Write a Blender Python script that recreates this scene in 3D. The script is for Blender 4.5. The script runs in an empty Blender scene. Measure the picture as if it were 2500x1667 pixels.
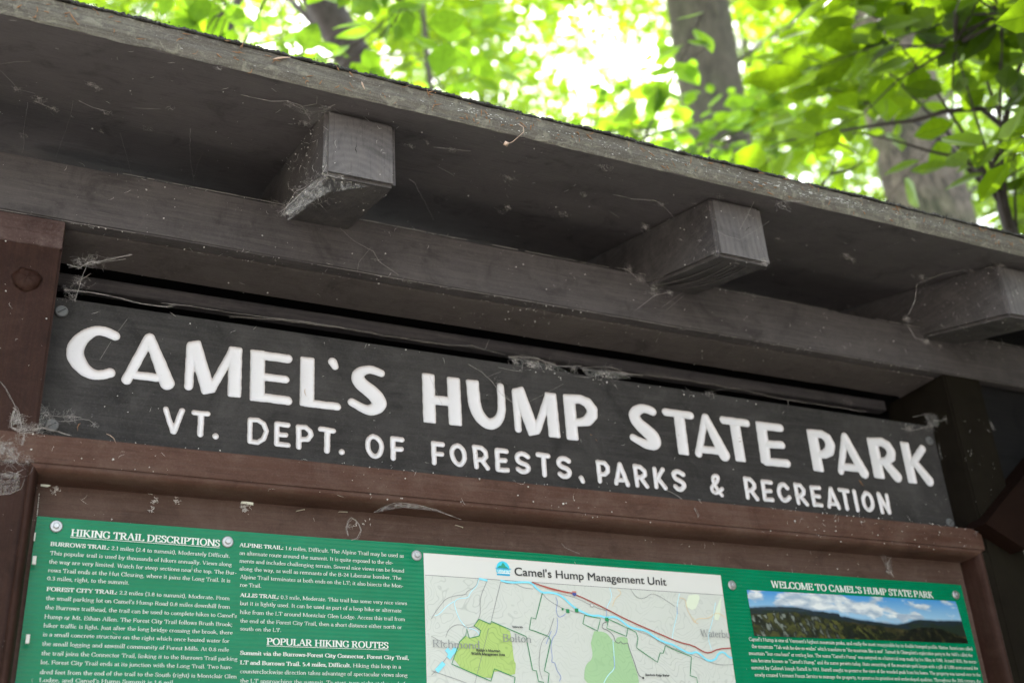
import bpy, bmesh, math, random
import numpy as np
from mathutils import Vector, Matrix, noise

# ------------------------------------------------------------------ camera, light, exposure
scene = bpy.context.scene
COL = scene.collection
random.seed(7)
rng = np.random.default_rng(7)

CAM_POS = Vector((-0.04577, -1.24856, -0.50879))
YAW, PIT, ROLL, FPX = -0.4653, 0.45799, -0.06327, 2781.58
_f = Vector((-math.sin(YAW) * math.cos(PIT), math.cos(YAW) * math.cos(PIT), math.sin(PIT)))
_r = _f.cross(Vector((0, 0, 1))).normalized()
_u = _r.cross(_f)
_r2 = math.cos(ROLL) * _r + math.sin(ROLL) * _u
_u2 = -math.sin(ROLL) * _r + math.cos(ROLL) * _u
cam_data = bpy.data.cameras.new('camera')
cam = bpy.data.objects.new('camera', cam_data)
COL.objects.link(cam)
m3 = Matrix((_r2, _u2, -_f)).transposed()
cam.matrix_world = Matrix.Translation(CAM_POS) @ m3.to_4x4()
cam_data.sensor_width = 36.0
cam_data.lens = FPX * 36.0 / 2500.0
cam_data.clip_start = 0.02
cam_data.clip_end = 900.0
cam_data.dof.use_dof = True
cam_data.dof.focus_distance = 1.38
cam_data.dof.aperture_fstop = 3.7
cam_data.dof.aperture_blades = 7
scene.camera = cam

SUN_EL, SUN_AZ = math.radians(58), math.radians(28)      # azimuth measured from +Y towards +X
world = bpy.data.worlds.new('World')
scene.world = world
world.use_nodes = True
wn = world.node_tree
bg = wn.nodes['Background']
sky = wn.nodes.new('ShaderNodeTexSky')
sky.sky_type = 'NISHITA'
sky.sun_disc = False
sky.sun_elevation = SUN_EL
sky.sun_rotation = SUN_AZ
sky.dust_density = 3.0
sky.air_density = 1.2
hs = wn.nodes.new('ShaderNodeHueSaturation')          # thin bright overcast veil: paler than a clear sky
hs.inputs['Saturation'].default_value = .45
wn.links.new(sky.outputs[0], hs.inputs['Color'])
wn.links.new(hs.outputs[0], bg.inputs[0])
bg.inputs[1].default_value = 0.15
sun_d = bpy.data.lights.new('sun', 'SUN')
sun_d.energy = 4.5
sun_d.angle = math.radians(0.5)
sun_d.color = (1.0, 0.95, 0.86)
sun = bpy.data.objects.new('sun', sun_d)
sdir = Vector((math.sin(SUN_AZ) * math.cos(SUN_EL), math.cos(SUN_AZ) * math.cos(SUN_EL), math.sin(SUN_EL)))
sun.rotation_euler = sdir.to_track_quat('Z', 'Y').to_euler()
sun.location = (0, 0, 20)
COL.objects.link(sun)
scene.view_settings.view_transform = 'Standard'
scene.view_settings.look = 'None'
scene.view_settings.gamma = 1.0
scene.view_settings.use_curve_mapping = False
scene.view_settings.exposure = 2.75
scene.render.engine = 'CYCLES'
scene.cycles.use_denoising = True
scene.cycles.max_bounces = 10
scene.cycles.diffuse_bounces = 5
scene.cycles.transparent_max_bounces = 24
scene.cycles.sample_clamp_indirect = 6.0

# ------------------------------------------------------------------ helpers
def link(o, parent=None):
    COL.objects.link(o)
    if parent is not None:
        o.parent = parent
    return o

def tag(o, label=None, cat=None, group=None, kind=None):
    if label: o['label'] = label
    if cat: o['category'] = cat
    if group: o['group'] = group
    if kind: o['kind'] = kind
    return o

def empty(name, loc=(0, 0, 0)):
    o = bpy.data.objects.new(name, None)
    o.empty_display_size = 0.05
    COL.objects.link(o)
    o.location = loc
    return o

def mesh_obj(name, verts, faces, mat, parent=None, smooth=False, kind=None, attrs=None):
    me = bpy.data.meshes.new(name)
    me.from_pydata([tuple(map(float, q)) for q in verts] if not isinstance(verts, np.ndarray) else verts.tolist(), [], faces if not isinstance(faces, np.ndarray) else faces.tolist())
    if mat is not None:
        me.materials.append(mat)
    if smooth:
        me.polygons.foreach_set('use_smooth', [True] * len(me.polygons))
    for an, data in (attrs or {}).items():
        if np.ndim(data) == 1:
            a = me.attributes.new(an, 'FLOAT', 'POINT'); a.data.foreach_set('value', np.asarray(data, dtype=np.float32))
        else:
            a = me.attributes.new(an, 'FLOAT_COLOR', 'POINT'); a.data.foreach_set('color', np.asarray(data, dtype=np.float32).ravel())
    me.update()
    o = bpy.data.objects.new(name, me)
    link(o, parent)
    if parent is not None and parent.type == 'EMPTY':
        o.matrix_parent_inverse = Matrix.Translation(-Vector(parent.location))
    if kind: o['kind'] = kind
    return o

class MB:
    """collects geometry for ONE mesh object"""
    def __init__(self): self.v = []; self.f = []
    def add(self, vs, fs):
        n = len(self.v); self.v.extend(vs); self.f.extend([tuple(i + n for i in q) for q in fs])
    def tube(self, pts, rad, seg=4, cap=True):
        pts = [Vector(p) for p in pts]
        if len(pts) < 2: return
        rads = rad if isinstance(rad, (list, tuple)) else [rad] * len(pts)
        vs = []; prev = None
        for i, p in enumerate(pts):
            t = (pts[min(i + 1, len(pts) - 1)] - pts[max(i - 1, 0)])
            if t.length < 1e-9: t = Vector((0, 0, 1))
            t.normalize()
            a = t.orthogonal() if prev is None else (prev - t * prev.dot(t))
            if a.length < 1e-6: a = t.orthogonal()
            a.normalize(); prev = a; b = t.cross(a)
            for k in range(seg):
                an = 2 * math.pi * k / seg
                vs.append(p + (a * math.cos(an) + b * math.sin(an)) * rads[i])
        fs = []
        for i in range(len(pts) - 1):
            for k in range(seg):
                k2 = (k + 1) % seg
                fs.append((i * seg + k, i * seg + k2, (i + 1) * seg + k2, (i + 1) * seg + k))
        if cap and seg > 2:
            fs.append(tuple(range(seg))[::-1]); n = (len(pts) - 1) * seg; fs.append(tuple(range(n, n + seg)))
        self.add(vs, fs)
    def box(self, lo, hi):
        x0, y0, z0 = lo; x1, y1, z1 = hi
        self.add([(x0, y0, z0), (x1, y0, z0), (x1, y1, z0), (x0, y1, z0), (x0, y0, z1), (x1, y0, z1), (x1, y1, z1), (x0, y1, z1)],
                 [(0, 3, 2, 1), (4, 5, 6, 7), (0, 1, 5, 4), (1, 2, 6, 5), (2, 3, 7, 6), (3, 0, 4, 7)])
    def build(self, name, mat, parent=None, smooth=False, kind=None):
        return mesh_obj(name, self.v, self.f, mat, parent, smooth, kind)

def board(name, lo, hi, mat, parent=None, bevel=0.0015, shear=None, wob=0.0, cuts=0):
    """a bevelled box; shear=s makes z follow y*s; wob makes the edges slightly uneven"""
    bm = bmesh.new()
    bmesh.ops.create_cube(bm, size=1.0)
    lo = Vector(lo); hi = Vector(hi)
    for q in bm.verts:
        q.co = Vector((lo.x + (q.co.x + .5) * (hi.x - lo.x), lo.y + (q.co.y + .5) * (hi.y - lo.y), lo.z + (q.co.z + .5) * (hi.z - lo.z)))
    if cuts:
        ax = max(range(3), key=lambda i: (hi - lo)[i])
        ed = [e for e in bm.edges if abs((e.verts[0].co - e.verts[1].co)[ax]) > 1e-6]
        bmesh.ops.subdivide_edges(bm, edges=ed, cuts=cuts, use_grid_fill=True)
    if bevel:
        bmesh.ops.bevel(bm, geom=[e for e in bm.edges if len(e.link_faces) == 2 and e.calc_face_angle(0) > 0.5], offset=bevel, segments=2, affect='EDGES')
    if wob:
        for q in bm.verts:
            n = noise.noise_vector(q.co * 9.0) * wob
            q.co += n
    if shear:
        for q in bm.verts: q.co.z += shear * (q.co.y - lo.y)
    me = bpy.data.meshes.new(name); bm.to_mesh(me); bm.free()
    me.materials.append(mat)
    o = bpy.data.objects.new(name, me); link(o, parent)
    if parent is not None and parent.type == 'EMPTY':
        o.matrix_parent_inverse = Matrix.Translation(-Vector(parent.location))
    return o

# ------------------------------------------------------------------ materials
class N:
    def __init__(self, name):
        self.m = bpy.data.materials.new(name); self.m.use_nodes = True
        self.t = self.m.node_tree; self.b = self.t.nodes['Principled BSDF']; self.out = self.t.nodes['Material Output']
    def n(self, typ, **kw):
        q = self.t.nodes.new(typ)
        for k, v in kw.items(): setattr(q, k, v)
        return q
    def l(self, a, b): self.t.links.new(a, b)
    def coord(self, kind='Object', scale=(1, 1, 1), rot=(0, 0, 0)):
        tc = self.n('ShaderNodeTexCoord'); mp = self.n('ShaderNodeMapping')
        self.l(tc.outputs[kind], mp.inputs[0]); mp.inputs['Scale'].default_value = scale; mp.inputs['Rotation'].default_value = rot
        return mp.outputs[0]
    def noise(self, vec, scale, detail=4, rough=.55, dist=0.0):
        q = self.n('ShaderNodeTexNoise'); self.l(vec, q.inputs['Vector'])
        q.inputs['Scale'].default_value = scale; q.inputs['Detail'].default_value = detail
        q.inputs['Roughness'].default_value = rough; q.inputs['Distortion'].default_value = dist
        return q.outputs['Fac']
    def ramp(self, fac, stops, interp='LINEAR'):
        q = self.n('ShaderNodeValToRGB'); self.l(fac, q.inputs[0]); cr = q.color_ramp; cr.interpolation = interp
        while len(cr.elements) < len(stops): cr.elements.new(0.5)
        for e, (p, c) in zip(cr.elements, stops):
            e.position = p; e.color = (c, c, c, 1) if isinstance(c, (int, float)) else (c[0], c[1], c[2], 1)
        return q.outputs[0]
    def mix(self, fac, a, b, mode='MIX'):
        q = self.n('ShaderNodeMix', data_type='RGBA', blend_type=mode)
        for inp, val in ((q.inputs[0], fac), (q.inputs[6], a), (q.inputs[7], b)):
            if isinstance(val, bpy.types.NodeSocket): self.l(val, inp)
            elif isinstance(val, (int, float)) and inp == q.inputs[0]: inp.default_value = val
            elif isinstance(val, (int, float)): inp.default_value = (val, val, val, 1)
            else: inp.default_value = (*val, 1)
        return q.outputs[2]
    def math(self, op, a, b=None):
        q = self.n('ShaderNodeMath', operation=op)
        for i, val in enumerate((a, b)):
            if val is None: continue
            if isinstance(val, bpy.types.NodeSocket): self.l(val, q.inputs[i])
            else: q.inputs[i].default_value = val
        return q.outputs[0]
    def bump(self, h, strength=.3, dist=.001):
        q = self.n('ShaderNodeBump'); q.inputs['Strength'].default_value = strength; q.inputs['Distance'].default_value = dist
        self.l(h, q.inputs['Height']); self.l(q.outputs[0], self.b.inputs['Normal']); return q
    def color(self, c):
        if isinstance(c, bpy.types.NodeSocket): self.l(c, self.b.inputs['Base Color'])
        else: self.b.inputs['Base Color'].default_value = (*c, 1)
        return self
    def rough(self, v):
        if isinstance(v, bpy.types.NodeSocket): self.l(v, self.b.inputs['Roughness'])
        else: self.b.inputs['Roughness'].default_value = v
        return self

def painted_wood(name, base, tint, grain='X', rough=.62, dust=.5, dustcol=(.18, .16, .15), grainamt=.40, spec=.10):
    """old painted timber: streaky grain, faded blotches, fine dust"""
    k = N(name)
    st = {'X': (3, 60, 60), 'Y': (60, 3, 60), 'Z': (60, 60, 3)}[grain]
    vg = k.coord(scale=st); vo = k.coord()
    g = k.noise(vg, 3.0, 6, .62, .6)
    g2 = k.noise(vg, 9.0, 3, .7, .2)
    blot = k.noise(vo, 7.0, 5, .6, .4)
    fine = k.noise(vo, 420.0, 2, .6)
    sm = k.noise(vo, 55.0, 5, .75, 1.0); md = k.noise(vo, 16.0, 6, .72, .8)
    c = k.mix(k.ramp(blot, [(.3, 0.0), (.72, 1.0)]), base, tint)
    c = k.mix(k.math('MULTIPLY', k.ramp(g, [(.42, 0.0), (.66, 1.0)]), grainamt), c, k.mix(.5, base, dustcol))
    c = k.mix(k.math('MULTIPLY', k.ramp(g2, [(.56, 0.0), (.64, 1.0)]), .22), c, (.012, .010, .010))
    c = k.mix(k.math('MULTIPLY', k.ramp(fine, [(.5, 0.0), (.8, 1.0)]), .28 * dust), c, dustcol)
    c = k.mix(k.math('MULTIPLY', k.ramp(sm, [(.56, 0.0), (.74, 1.0)]), .30 * dust), c, dustcol)
    c = k.mix(k.math('MULTIPLY', k.ramp(md, [(.50, 0.0), (.70, 1.0)]), .30 * dust), c, dustcol)
    c = k.mix(k.math('MULTIPLY', k.ramp(md, [(.28, 1.0), (.46, 0.0)]), .55), c, tuple(q * .35 for q in base))
    k.color(c); k.rough(k.ramp(g, [(.3, rough - .08), (.7, rough + .12)]))
    h = k.math('ADD', k.math('MULTIPLY', g, .8), k.math('ADD', k.math('MULTIPLY', g2, .5), k.math('MULTIPLY', fine, .18)))
    k.bump(h, .5, .0014)
    k.b.inputs['Specular IOR Level'].default_value = spec
    return k.m

def plain(name, col, rough=.6, metal=0.0, spec=.4):
    k = N(name); k.color(col).rough(rough); k.b.inputs['Metallic'].default_value = metal; k.b.inputs['Specular IOR Level'].default_value = spec
    return k.m

DARK = (.054, .048, .049); DARK_T = (.078, .069, .070)
M = {}
M['dark_x'] = painted_wood('dark_paint_wood_x', DARK, DARK_T, 'X')
M['dark_y'] = painted_wood('dark_paint_wood_y', DARK, (.075, .069, .070), 'Y', dust=1.0)
M['rafter_end'] = painted_wood('faded_rafter_end', (.098, .090, .092), (.150, .140, .140), 'Z', dust=1.2, grainamt=.25)  # lighter for dust, and for lens glare put into the colour
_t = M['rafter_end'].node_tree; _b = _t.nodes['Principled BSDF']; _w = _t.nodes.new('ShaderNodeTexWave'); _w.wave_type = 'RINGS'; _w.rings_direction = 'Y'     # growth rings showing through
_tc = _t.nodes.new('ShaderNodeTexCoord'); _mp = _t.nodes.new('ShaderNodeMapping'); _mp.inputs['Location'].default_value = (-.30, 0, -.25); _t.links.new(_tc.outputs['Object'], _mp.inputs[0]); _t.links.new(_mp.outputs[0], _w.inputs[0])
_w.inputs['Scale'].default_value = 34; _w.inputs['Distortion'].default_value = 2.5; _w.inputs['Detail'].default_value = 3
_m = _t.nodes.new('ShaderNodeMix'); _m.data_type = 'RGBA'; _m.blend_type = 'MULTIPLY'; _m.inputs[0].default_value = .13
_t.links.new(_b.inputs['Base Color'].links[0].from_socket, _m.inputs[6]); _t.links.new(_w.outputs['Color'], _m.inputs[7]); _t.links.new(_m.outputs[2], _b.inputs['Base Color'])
M['soffit'] = painted_wood('dark_paint_soffit', (.090, .079, .081), (.128, .112, .114), 'X', rough=.75, dust=.6, grainamt=.2)
M['beam'] = painted_wood('dark_paint_beam', (.092, .078, .075), (.122, .102, .096), 'X', dust=1.0)
M['black'] = painted_wood('black_inner_wood', (.010, .010, .011), (.014, .013, .013), 'X', dust=.1, spec=.05, dustcol=(.02, .02, .02), grainamt=.1)  # near-black colour carries the shade of the interior and the right corner
M['back_rail'] = painted_wood('back_rail_paint', (.045, .042, .047), (.052, .048, .052), 'X', dust=.3)
M['brown'] = painted_wood('brown_paint_wood', (.060, .028, .020), (.078, .040, .029), 'X', rough=.6, dust=.35, dustcol=(.25, .20, .17), grainamt=.15)
M['post'] = painted_wood('brown_paint_post', (.021, .0080, .0052), (.028, .0115, .0080), 'Z', rough=.6, dust=.25, dustcol=(.16, .10, .08), grainamt=.12, spec=.12)
M['post_cap'] = painted_wood('brown_paint_post_faded', (.050, .027, .024), (.060, .035, .031), 'X', rough=.6, dust=.6, dustcol=(.24, .19, .18), grainamt=.2)
M['backboard'] = painted_wood('brown_backboard', (.062, .036, .028), (.078, .047, .037), 'X', rough=.7, dust=.4, dustcol=(.22, .18, .16), grainamt=.2)
M['rough_post'] = painted_wood('rough_dark_post', (.007, .005, .0035), (.011, .009, .006), 'Z', rough=.85, dust=.25, dustcol=(.025, .022, .014), grainamt=.3, spec=.06)  # shade of the right end is put into the near-black colour
M['sign'] = painted_wood('sign_board_paint', (.026, .024, .0235), (.040, .037, .036), 'X', rough=.65, dust=.45, dustcol=(.16, .15, .145), grainamt=.18)
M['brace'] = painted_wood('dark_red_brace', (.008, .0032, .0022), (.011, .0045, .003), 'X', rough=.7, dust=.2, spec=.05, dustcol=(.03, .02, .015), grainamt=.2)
M['nail_head'] = plain('galvanised_head', (.13, .13, .13), .6, .3)
M['zinc'] = plain('zinc_washer', (.42, .42, .43), .45, .8)
M['rubber'] = plain('dark_rubber', (.03, .03, .03), .7)

# white routed letter paint: dirt gathers in the rims
k = N('letter_paint')
vo = k.coord(); at = k.n('ShaderNodeAttribute', attribute_name='depth')
d1 = k.noise(vo, 260, 4, .7); d2 = k.noise(vo, 40, 4, .6)
rim = k.ramp(at.outputs['Fac'], [(0.0, 1.0), (.35, 0.0)])
c = k.mix(k.math('MULTIPLY', rim, .55), (.60, .58, .595), (.33, .24, .19))
c = k.mix(k.math('MULTIPLY', k.ramp(d1, [(.66, 0.0), (.75, 1.0)]), .6), c, (.22, .18, .16))
c = k.mix(k.ramp(k.noise(vo, 75, 3, .6), [(.715, 0.0), (.74, .8)]), c, (.20, .13, .09))
c = k.mix(k.math('MULTIPLY', k.ramp(d2, [(.45, 0.0), (.8, 1.0)]), .22), c, (.50, .47, .46))
k.color(c).rough(.55); k.bump(d1, .25, .0006); M['letter'] = k.m

# corrugated plastic poster
k = N('green_poster_print')
vo = k.coord()
wv = k.n('ShaderNodeTexWave', wave_type='BANDS', bands_direction='Z'); k.l(vo, wv.inputs['Vector']); wv.inputs['Scale'].default_value = 62.0; wv.inputs['Distortion'].default_value = .35; wv.inputs['Detail'].default_value = 1
big = k.noise(vo, 3.2, 2, .5); blot = k.noise(vo, 22, 4, .6)
c = k.mix(k.ramp(blot, [(.3, 0.0), (.75, 1.0)]), (.0, .142, .060), (.0, .172, .078))
c = k.mix(k.math('MULTIPLY', k.ramp(k.noise(vo, 500, 2, .6), [(.66, 0.0), (.78, 1.0)]), .12), c, (.08, .24, .16))
k.color(c).rough(.24)
k.bump(k.math('ADD', k.math('MULTIPLY', wv.outputs['Fac'], .45), k.math('MULTIPLY', big, 6.0)), .5, .0012)
k.b.inputs['Specular IOR Level'].default_value = .22
M['poster'] = k.m
M['print_white'] = plain('print_white', (.62, .66, .62), .45)
M['print_ink'] = plain('print_black', (.03, .03, .03), .4)
M['print_grey'] = plain('print_grey', (.24, .25, .25), .4)
M['print_sign'] = plain('print_offwhite', (.75, .82, .80), .4)
M['sheet'] = plain('map_paper_white', (.56, .555, .53), .45)

def contour_mat(name, base, line, scale=26.0, freq=34.0, w=.16, amt=.6):
    k = N(name); vo = k.coord(scale=(1, 0, 1))
    n1 = k.noise(vo, scale * .5, 3, .45, .3)
    amp = k.ramp(k.noise(vo, 4.0, 1, .5), [(.35, .25), (.6, 1.0)])
    fr = k.math('FRACT', k.math('MULTIPLY', n1, freq))
    e = k.math('ABSOLUTE', k.math('SUBTRACT', fr, .5))
    msk = k.ramp(e, [(0.0, 1.0), (w, 0.0)])
    c = k.mix(k.math('MULTIPLY', k.math('MULTIPLY', msk, amp), amt), base, line)
    k.color(c).rough(.4); return k.m
M['map_base'] = contour_mat('map_relief_pale', (.50, .515, .475), (.27, .29, .27), w=.11, amt=.5)
M['map_lime'] = contour_mat('map_area_lime', (.34, .47, .13), (.16, .24, .07), amt=.6)
M['map_sage'] = contour_mat('map_area_sage', (.30, .46, .25), (.16, .28, .15), amt=.5)
M['map_pale'] = plain('map_area_olive', (.58, .63, .50), .4)
M['map_bound'] = plain('map_boundary_green', (.02, .22, .08), .4)
M['map_river'] = plain('map_river_blue', (.20, .60, .74), .4)
M['map_brook'] = plain('map_brook_blue', (.42, .68, .76), .4)
M['map_stream'] = plain('map_stream_violet', (.22, .28, .52), .4)
M['map_highway'] = plain('map_highway_red', (.32, .06, .05), .4)
M['map_ramp'] = plain('map_ramp_red', (.50, .16, .12), .4)
M['map_road'] = plain('map_road_grey', (.16, .16, .17), .4)
M['map_orange'] = plain('map_road_orange', (.66, .48, .26), .4)
M['map_shield'] = plain('map_shield_blue', (.06, .08, .28), .4)
M['logo_cyan'] = plain('logo_cyan', (.04, .50, .66), .4)
M['logo_green'] = plain('logo_green', (.02, .26, .16), .4)
M['logo_blue'] = plain('logo_blue', (.02, .32, .55), .4)
k = N('landscape_print'); at = k.n('ShaderNodeAttribute', attribute_name='ink'); k.color(at.outputs['Color']).rough(.32); M['photo'] = k.m

# weathered roof edge
k = N('weathered_roof_edge')
vg = k.coord(scale=(4, 50, 70)); vo = k.coord()
g = k.noise(vg, 4, 6, .65, .5); b = k.noise(vo, 9, 5, .65); li = k.noise(vo, 60, 5, .7, .8); f = k.noise(vo, 600, 2, .6)
c = k.mix(k.ramp(b, [(.3, 0.0), (.7, 1.0)]), (.095, .082, .068), (.128, .120, .094))
c = k.mix(k.ramp(g, [(.45, 0.0), (.58, .65)]), c, (.050, .043, .036))
c = k.mix(k.math('MULTIPLY', k.ramp(li, [(.54, 0.0), (.64, 1.0)]), .55), c, (.23, .22, .17))
c = k.mix(k.math('MULTIPLY', k.ramp(f, [(.5, 0.0), (.8, 1.0)]), .4), c, (.30, .28, .24))
k.color(c).rough(.85); k.bump(k.math('ADD', g, k.math('MULTIPLY', li, .6)), .8, .003); M['roof_edge'] = k.m
k = N('mineral_roofing'); vo = k.coord(); a = k.noise(vo, 700, 3, .7)
k.color(k.mix(k.ramp(a, [(.4, 0.0), (.65, 1.0)]), (.014, .013, .012), (.06, .058, .048))).rough(.95); k.bump(a, .8, .002); M['roofing'] = k.m
M['grit'] = plain('roofing_grit', (.020, .019, .016), .95)
M['flake'] = plain('bleached_flake', (.55, .54, .50), .6)  # white paint chips, and painted-in glints of the peeled roof edge
M['needle'] = plain('dry_brown_needle', (.22, .11, .05), .7)
M['lint'] = plain('pale_lint', (.50, .47, .45), .9)
M['crack'] = plain('open_crack', (.006, .005, .005), .95, spec=.05)
M['ridge'] = plain('settled_dust', (.20, .18, .17), .95)
M['bud'] = plain('dry_seed', (.45, .32, .24), .7)
M['staple'] = plain('bare_staple', (.55, .52, .42), .4, .6)
M['paper'] = plain('torn_paper', (.72, .74, .66), .7)

k = N('cobweb_silk'); k.b.inputs['Roughness'].default_value = .8
k.color((.46, .42, .40)); tr = k.n('ShaderNodeBsdfTransparent'); mx = k.n('ShaderNodeMixShader'); mx.inputs[0].default_value = .5
k.l(tr.outputs[0], mx.inputs[1]); k.l(k.b.outputs[0], mx.inputs[2]); k.l(mx.outputs[0], k.out.inputs[0]); M['silk'] = k.m
k = N('cobweb_veil'); k.color((.42, .40, .38)); k.b.inputs['Roughness'].default_value = .9
vo = k.coord(); a = k.noise(vo, 90, 6, .75, 1.5); tr = k.n('ShaderNodeBsdfTransparent'); mx = k.n('ShaderNodeMixShader')
k.l(k.ramp(a, [(.42, 0.02), (.66, .38)]), mx.inputs[0]); k.l(tr.outputs[0], mx.inputs[1]); k.l(k.b.outputs[0], mx.inputs[2]); k.l(mx.outputs[0], k.out.inputs[0]); M['veil'] = k.m

def leaf_mat(name, col, trans, tf=.55, veins=False):
    k = N(name); k.b.inputs['Specular IOR Level'].default_value = .2
    at = k.n('ShaderNodeObjectInfo'); a2 = k.n('ShaderNodeAttribute', attribute_name='tone')
    v = k.math('ADD', k.math('MULTIPLY', at.outputs['Random'], .5), k.math('MULTIPLY', a2.outputs['Fac'], .5))
    vn = k.noise(k.coord(), 9.0, 3, .6); v = k.math('ADD', k.math('MULTIPLY', v, .75), k.math('MULTIPLY', k.ramp(vn, [(.3, 0.0), (.7, 1.0)]), .35))
    cc = k.mix(v, tuple(x * .55 for x in col), tuple(min(1, x * 1.5) for x in col))
    ct = k.mix(v, tuple(x * .5 for x in trans), tuple(min(1, x * 1.35) for x in trans))
    if veins:      # midrib and side veins from the leaf's own length / width coordinates
        lu = k.n('ShaderNodeAttribute', attribute_name='along').outputs['Fac']; lv = k.n('ShaderNodeAttribute', attribute_name='across').outputs['Fac']
        fr = k.math('ABSOLUTE', k.math('SUBTRACT', k.math('FRACT', k.math('SUBTRACT', k.math('MULTIPLY', lu, 9.0), k.math('MULTIPLY', lv, 1.8))), .5))
        vm = k.math('MAXIMUM', k.math('MULTIPLY', k.ramp(fr, [(0.0, 1.0), (.13, 0.0)]), .5), k.ramp(lv, [(0.0, 1.0), (.07, 0.0)]))
        ct = k.mix(k.math('MULTIPLY', vm, .45), ct, tuple(x * .35 for x in trans)); cc = k.mix(k.math('MULTIPLY', vm, .5), cc, tuple(min(1, x * 2.2) for x in col))
    k.color(cc).rough(.42)
    t = k.n('ShaderNodeBsdfTranslucent'); k.l(ct, t.inputs[0])
    mx = k.n('ShaderNodeMixShader'); mx.inputs[0].default_value = tf
    k.l(k.b.outputs[0], mx.inputs[1]); k.l(t.outputs[0], mx.inputs[2]); k.l(mx.outputs[0], k.out.inputs[0])
    return k.m
M['leaf'] = leaf_mat('beech_leaf', (.026, .068, .010), (.17, .32, .012), .62, True)
M['leaf_far'] = leaf_mat('far_beech_leaf', (.04, .08, .006), (.24, .40, .008), .62)
M['leaf_deep'] = leaf_mat('deep_green_leaf', (.018, .045, .006), (.13, .22, .004), .6, True)
def bark(name, a_, b_, moss, scale=9):
    k = N(name); vo = k.coord(); vg = k.coord(scale=(1, 1, .28))
    f = k.noise(vg, scale * 2.2, 6, .65, 1.0); bl = k.noise(vo, 2.5, 4, .6); fi = k.noise(vo, 40, 4, .7)
    c = k.mix(k.ramp(f, [(.38, 0.0), (.62, 1.0)]), a_, b_)
    c = k.mix(k.math('MULTIPLY', k.ramp(bl, [(.45, 0.0), (.7, 1.0)]), .5), c, moss)
    c = k.mix(k.math('MULTIPLY', k.ramp(fi, [(.6, 0.0), (.75, 1.0)]), .4), c, (.3, .3, .27))
    k.color(c).rough(.9); k.bump(f, .9, .03); return k.m
M['bark_grey'] = bark('beech_bark', (.030, .026, .020), (.085, .075, .058), (.05, .058, .03))
M['bark_dark'] = bark('dark_bark', (.022, .018, .016), (.055, .046, .042), (.03, .035, .02))
M['bark_rough'] = bark('rough_mossy_bark', (.022, .018, .012), (.16, .135, .10), (.06, .08, .025), 14)
M['twig'] = plain('twig_bark', (.030, .023, .018), .8)
k = N('leaf_litter'); vo = k.coord(); a = k.noise(vo, 6, 6, .7); b = k.noise(vo, .35, 3, .5)
k.color(k.mix(k.ramp(a, [(.35, 0.0), (.65, 1.0)]), (.22, .20, .19), k.mix(b, (.42, .39, .37), (.32, .31, .27)))).rough(.95); k.bump(a, .8, .02); M['ground'] = k.m
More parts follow.
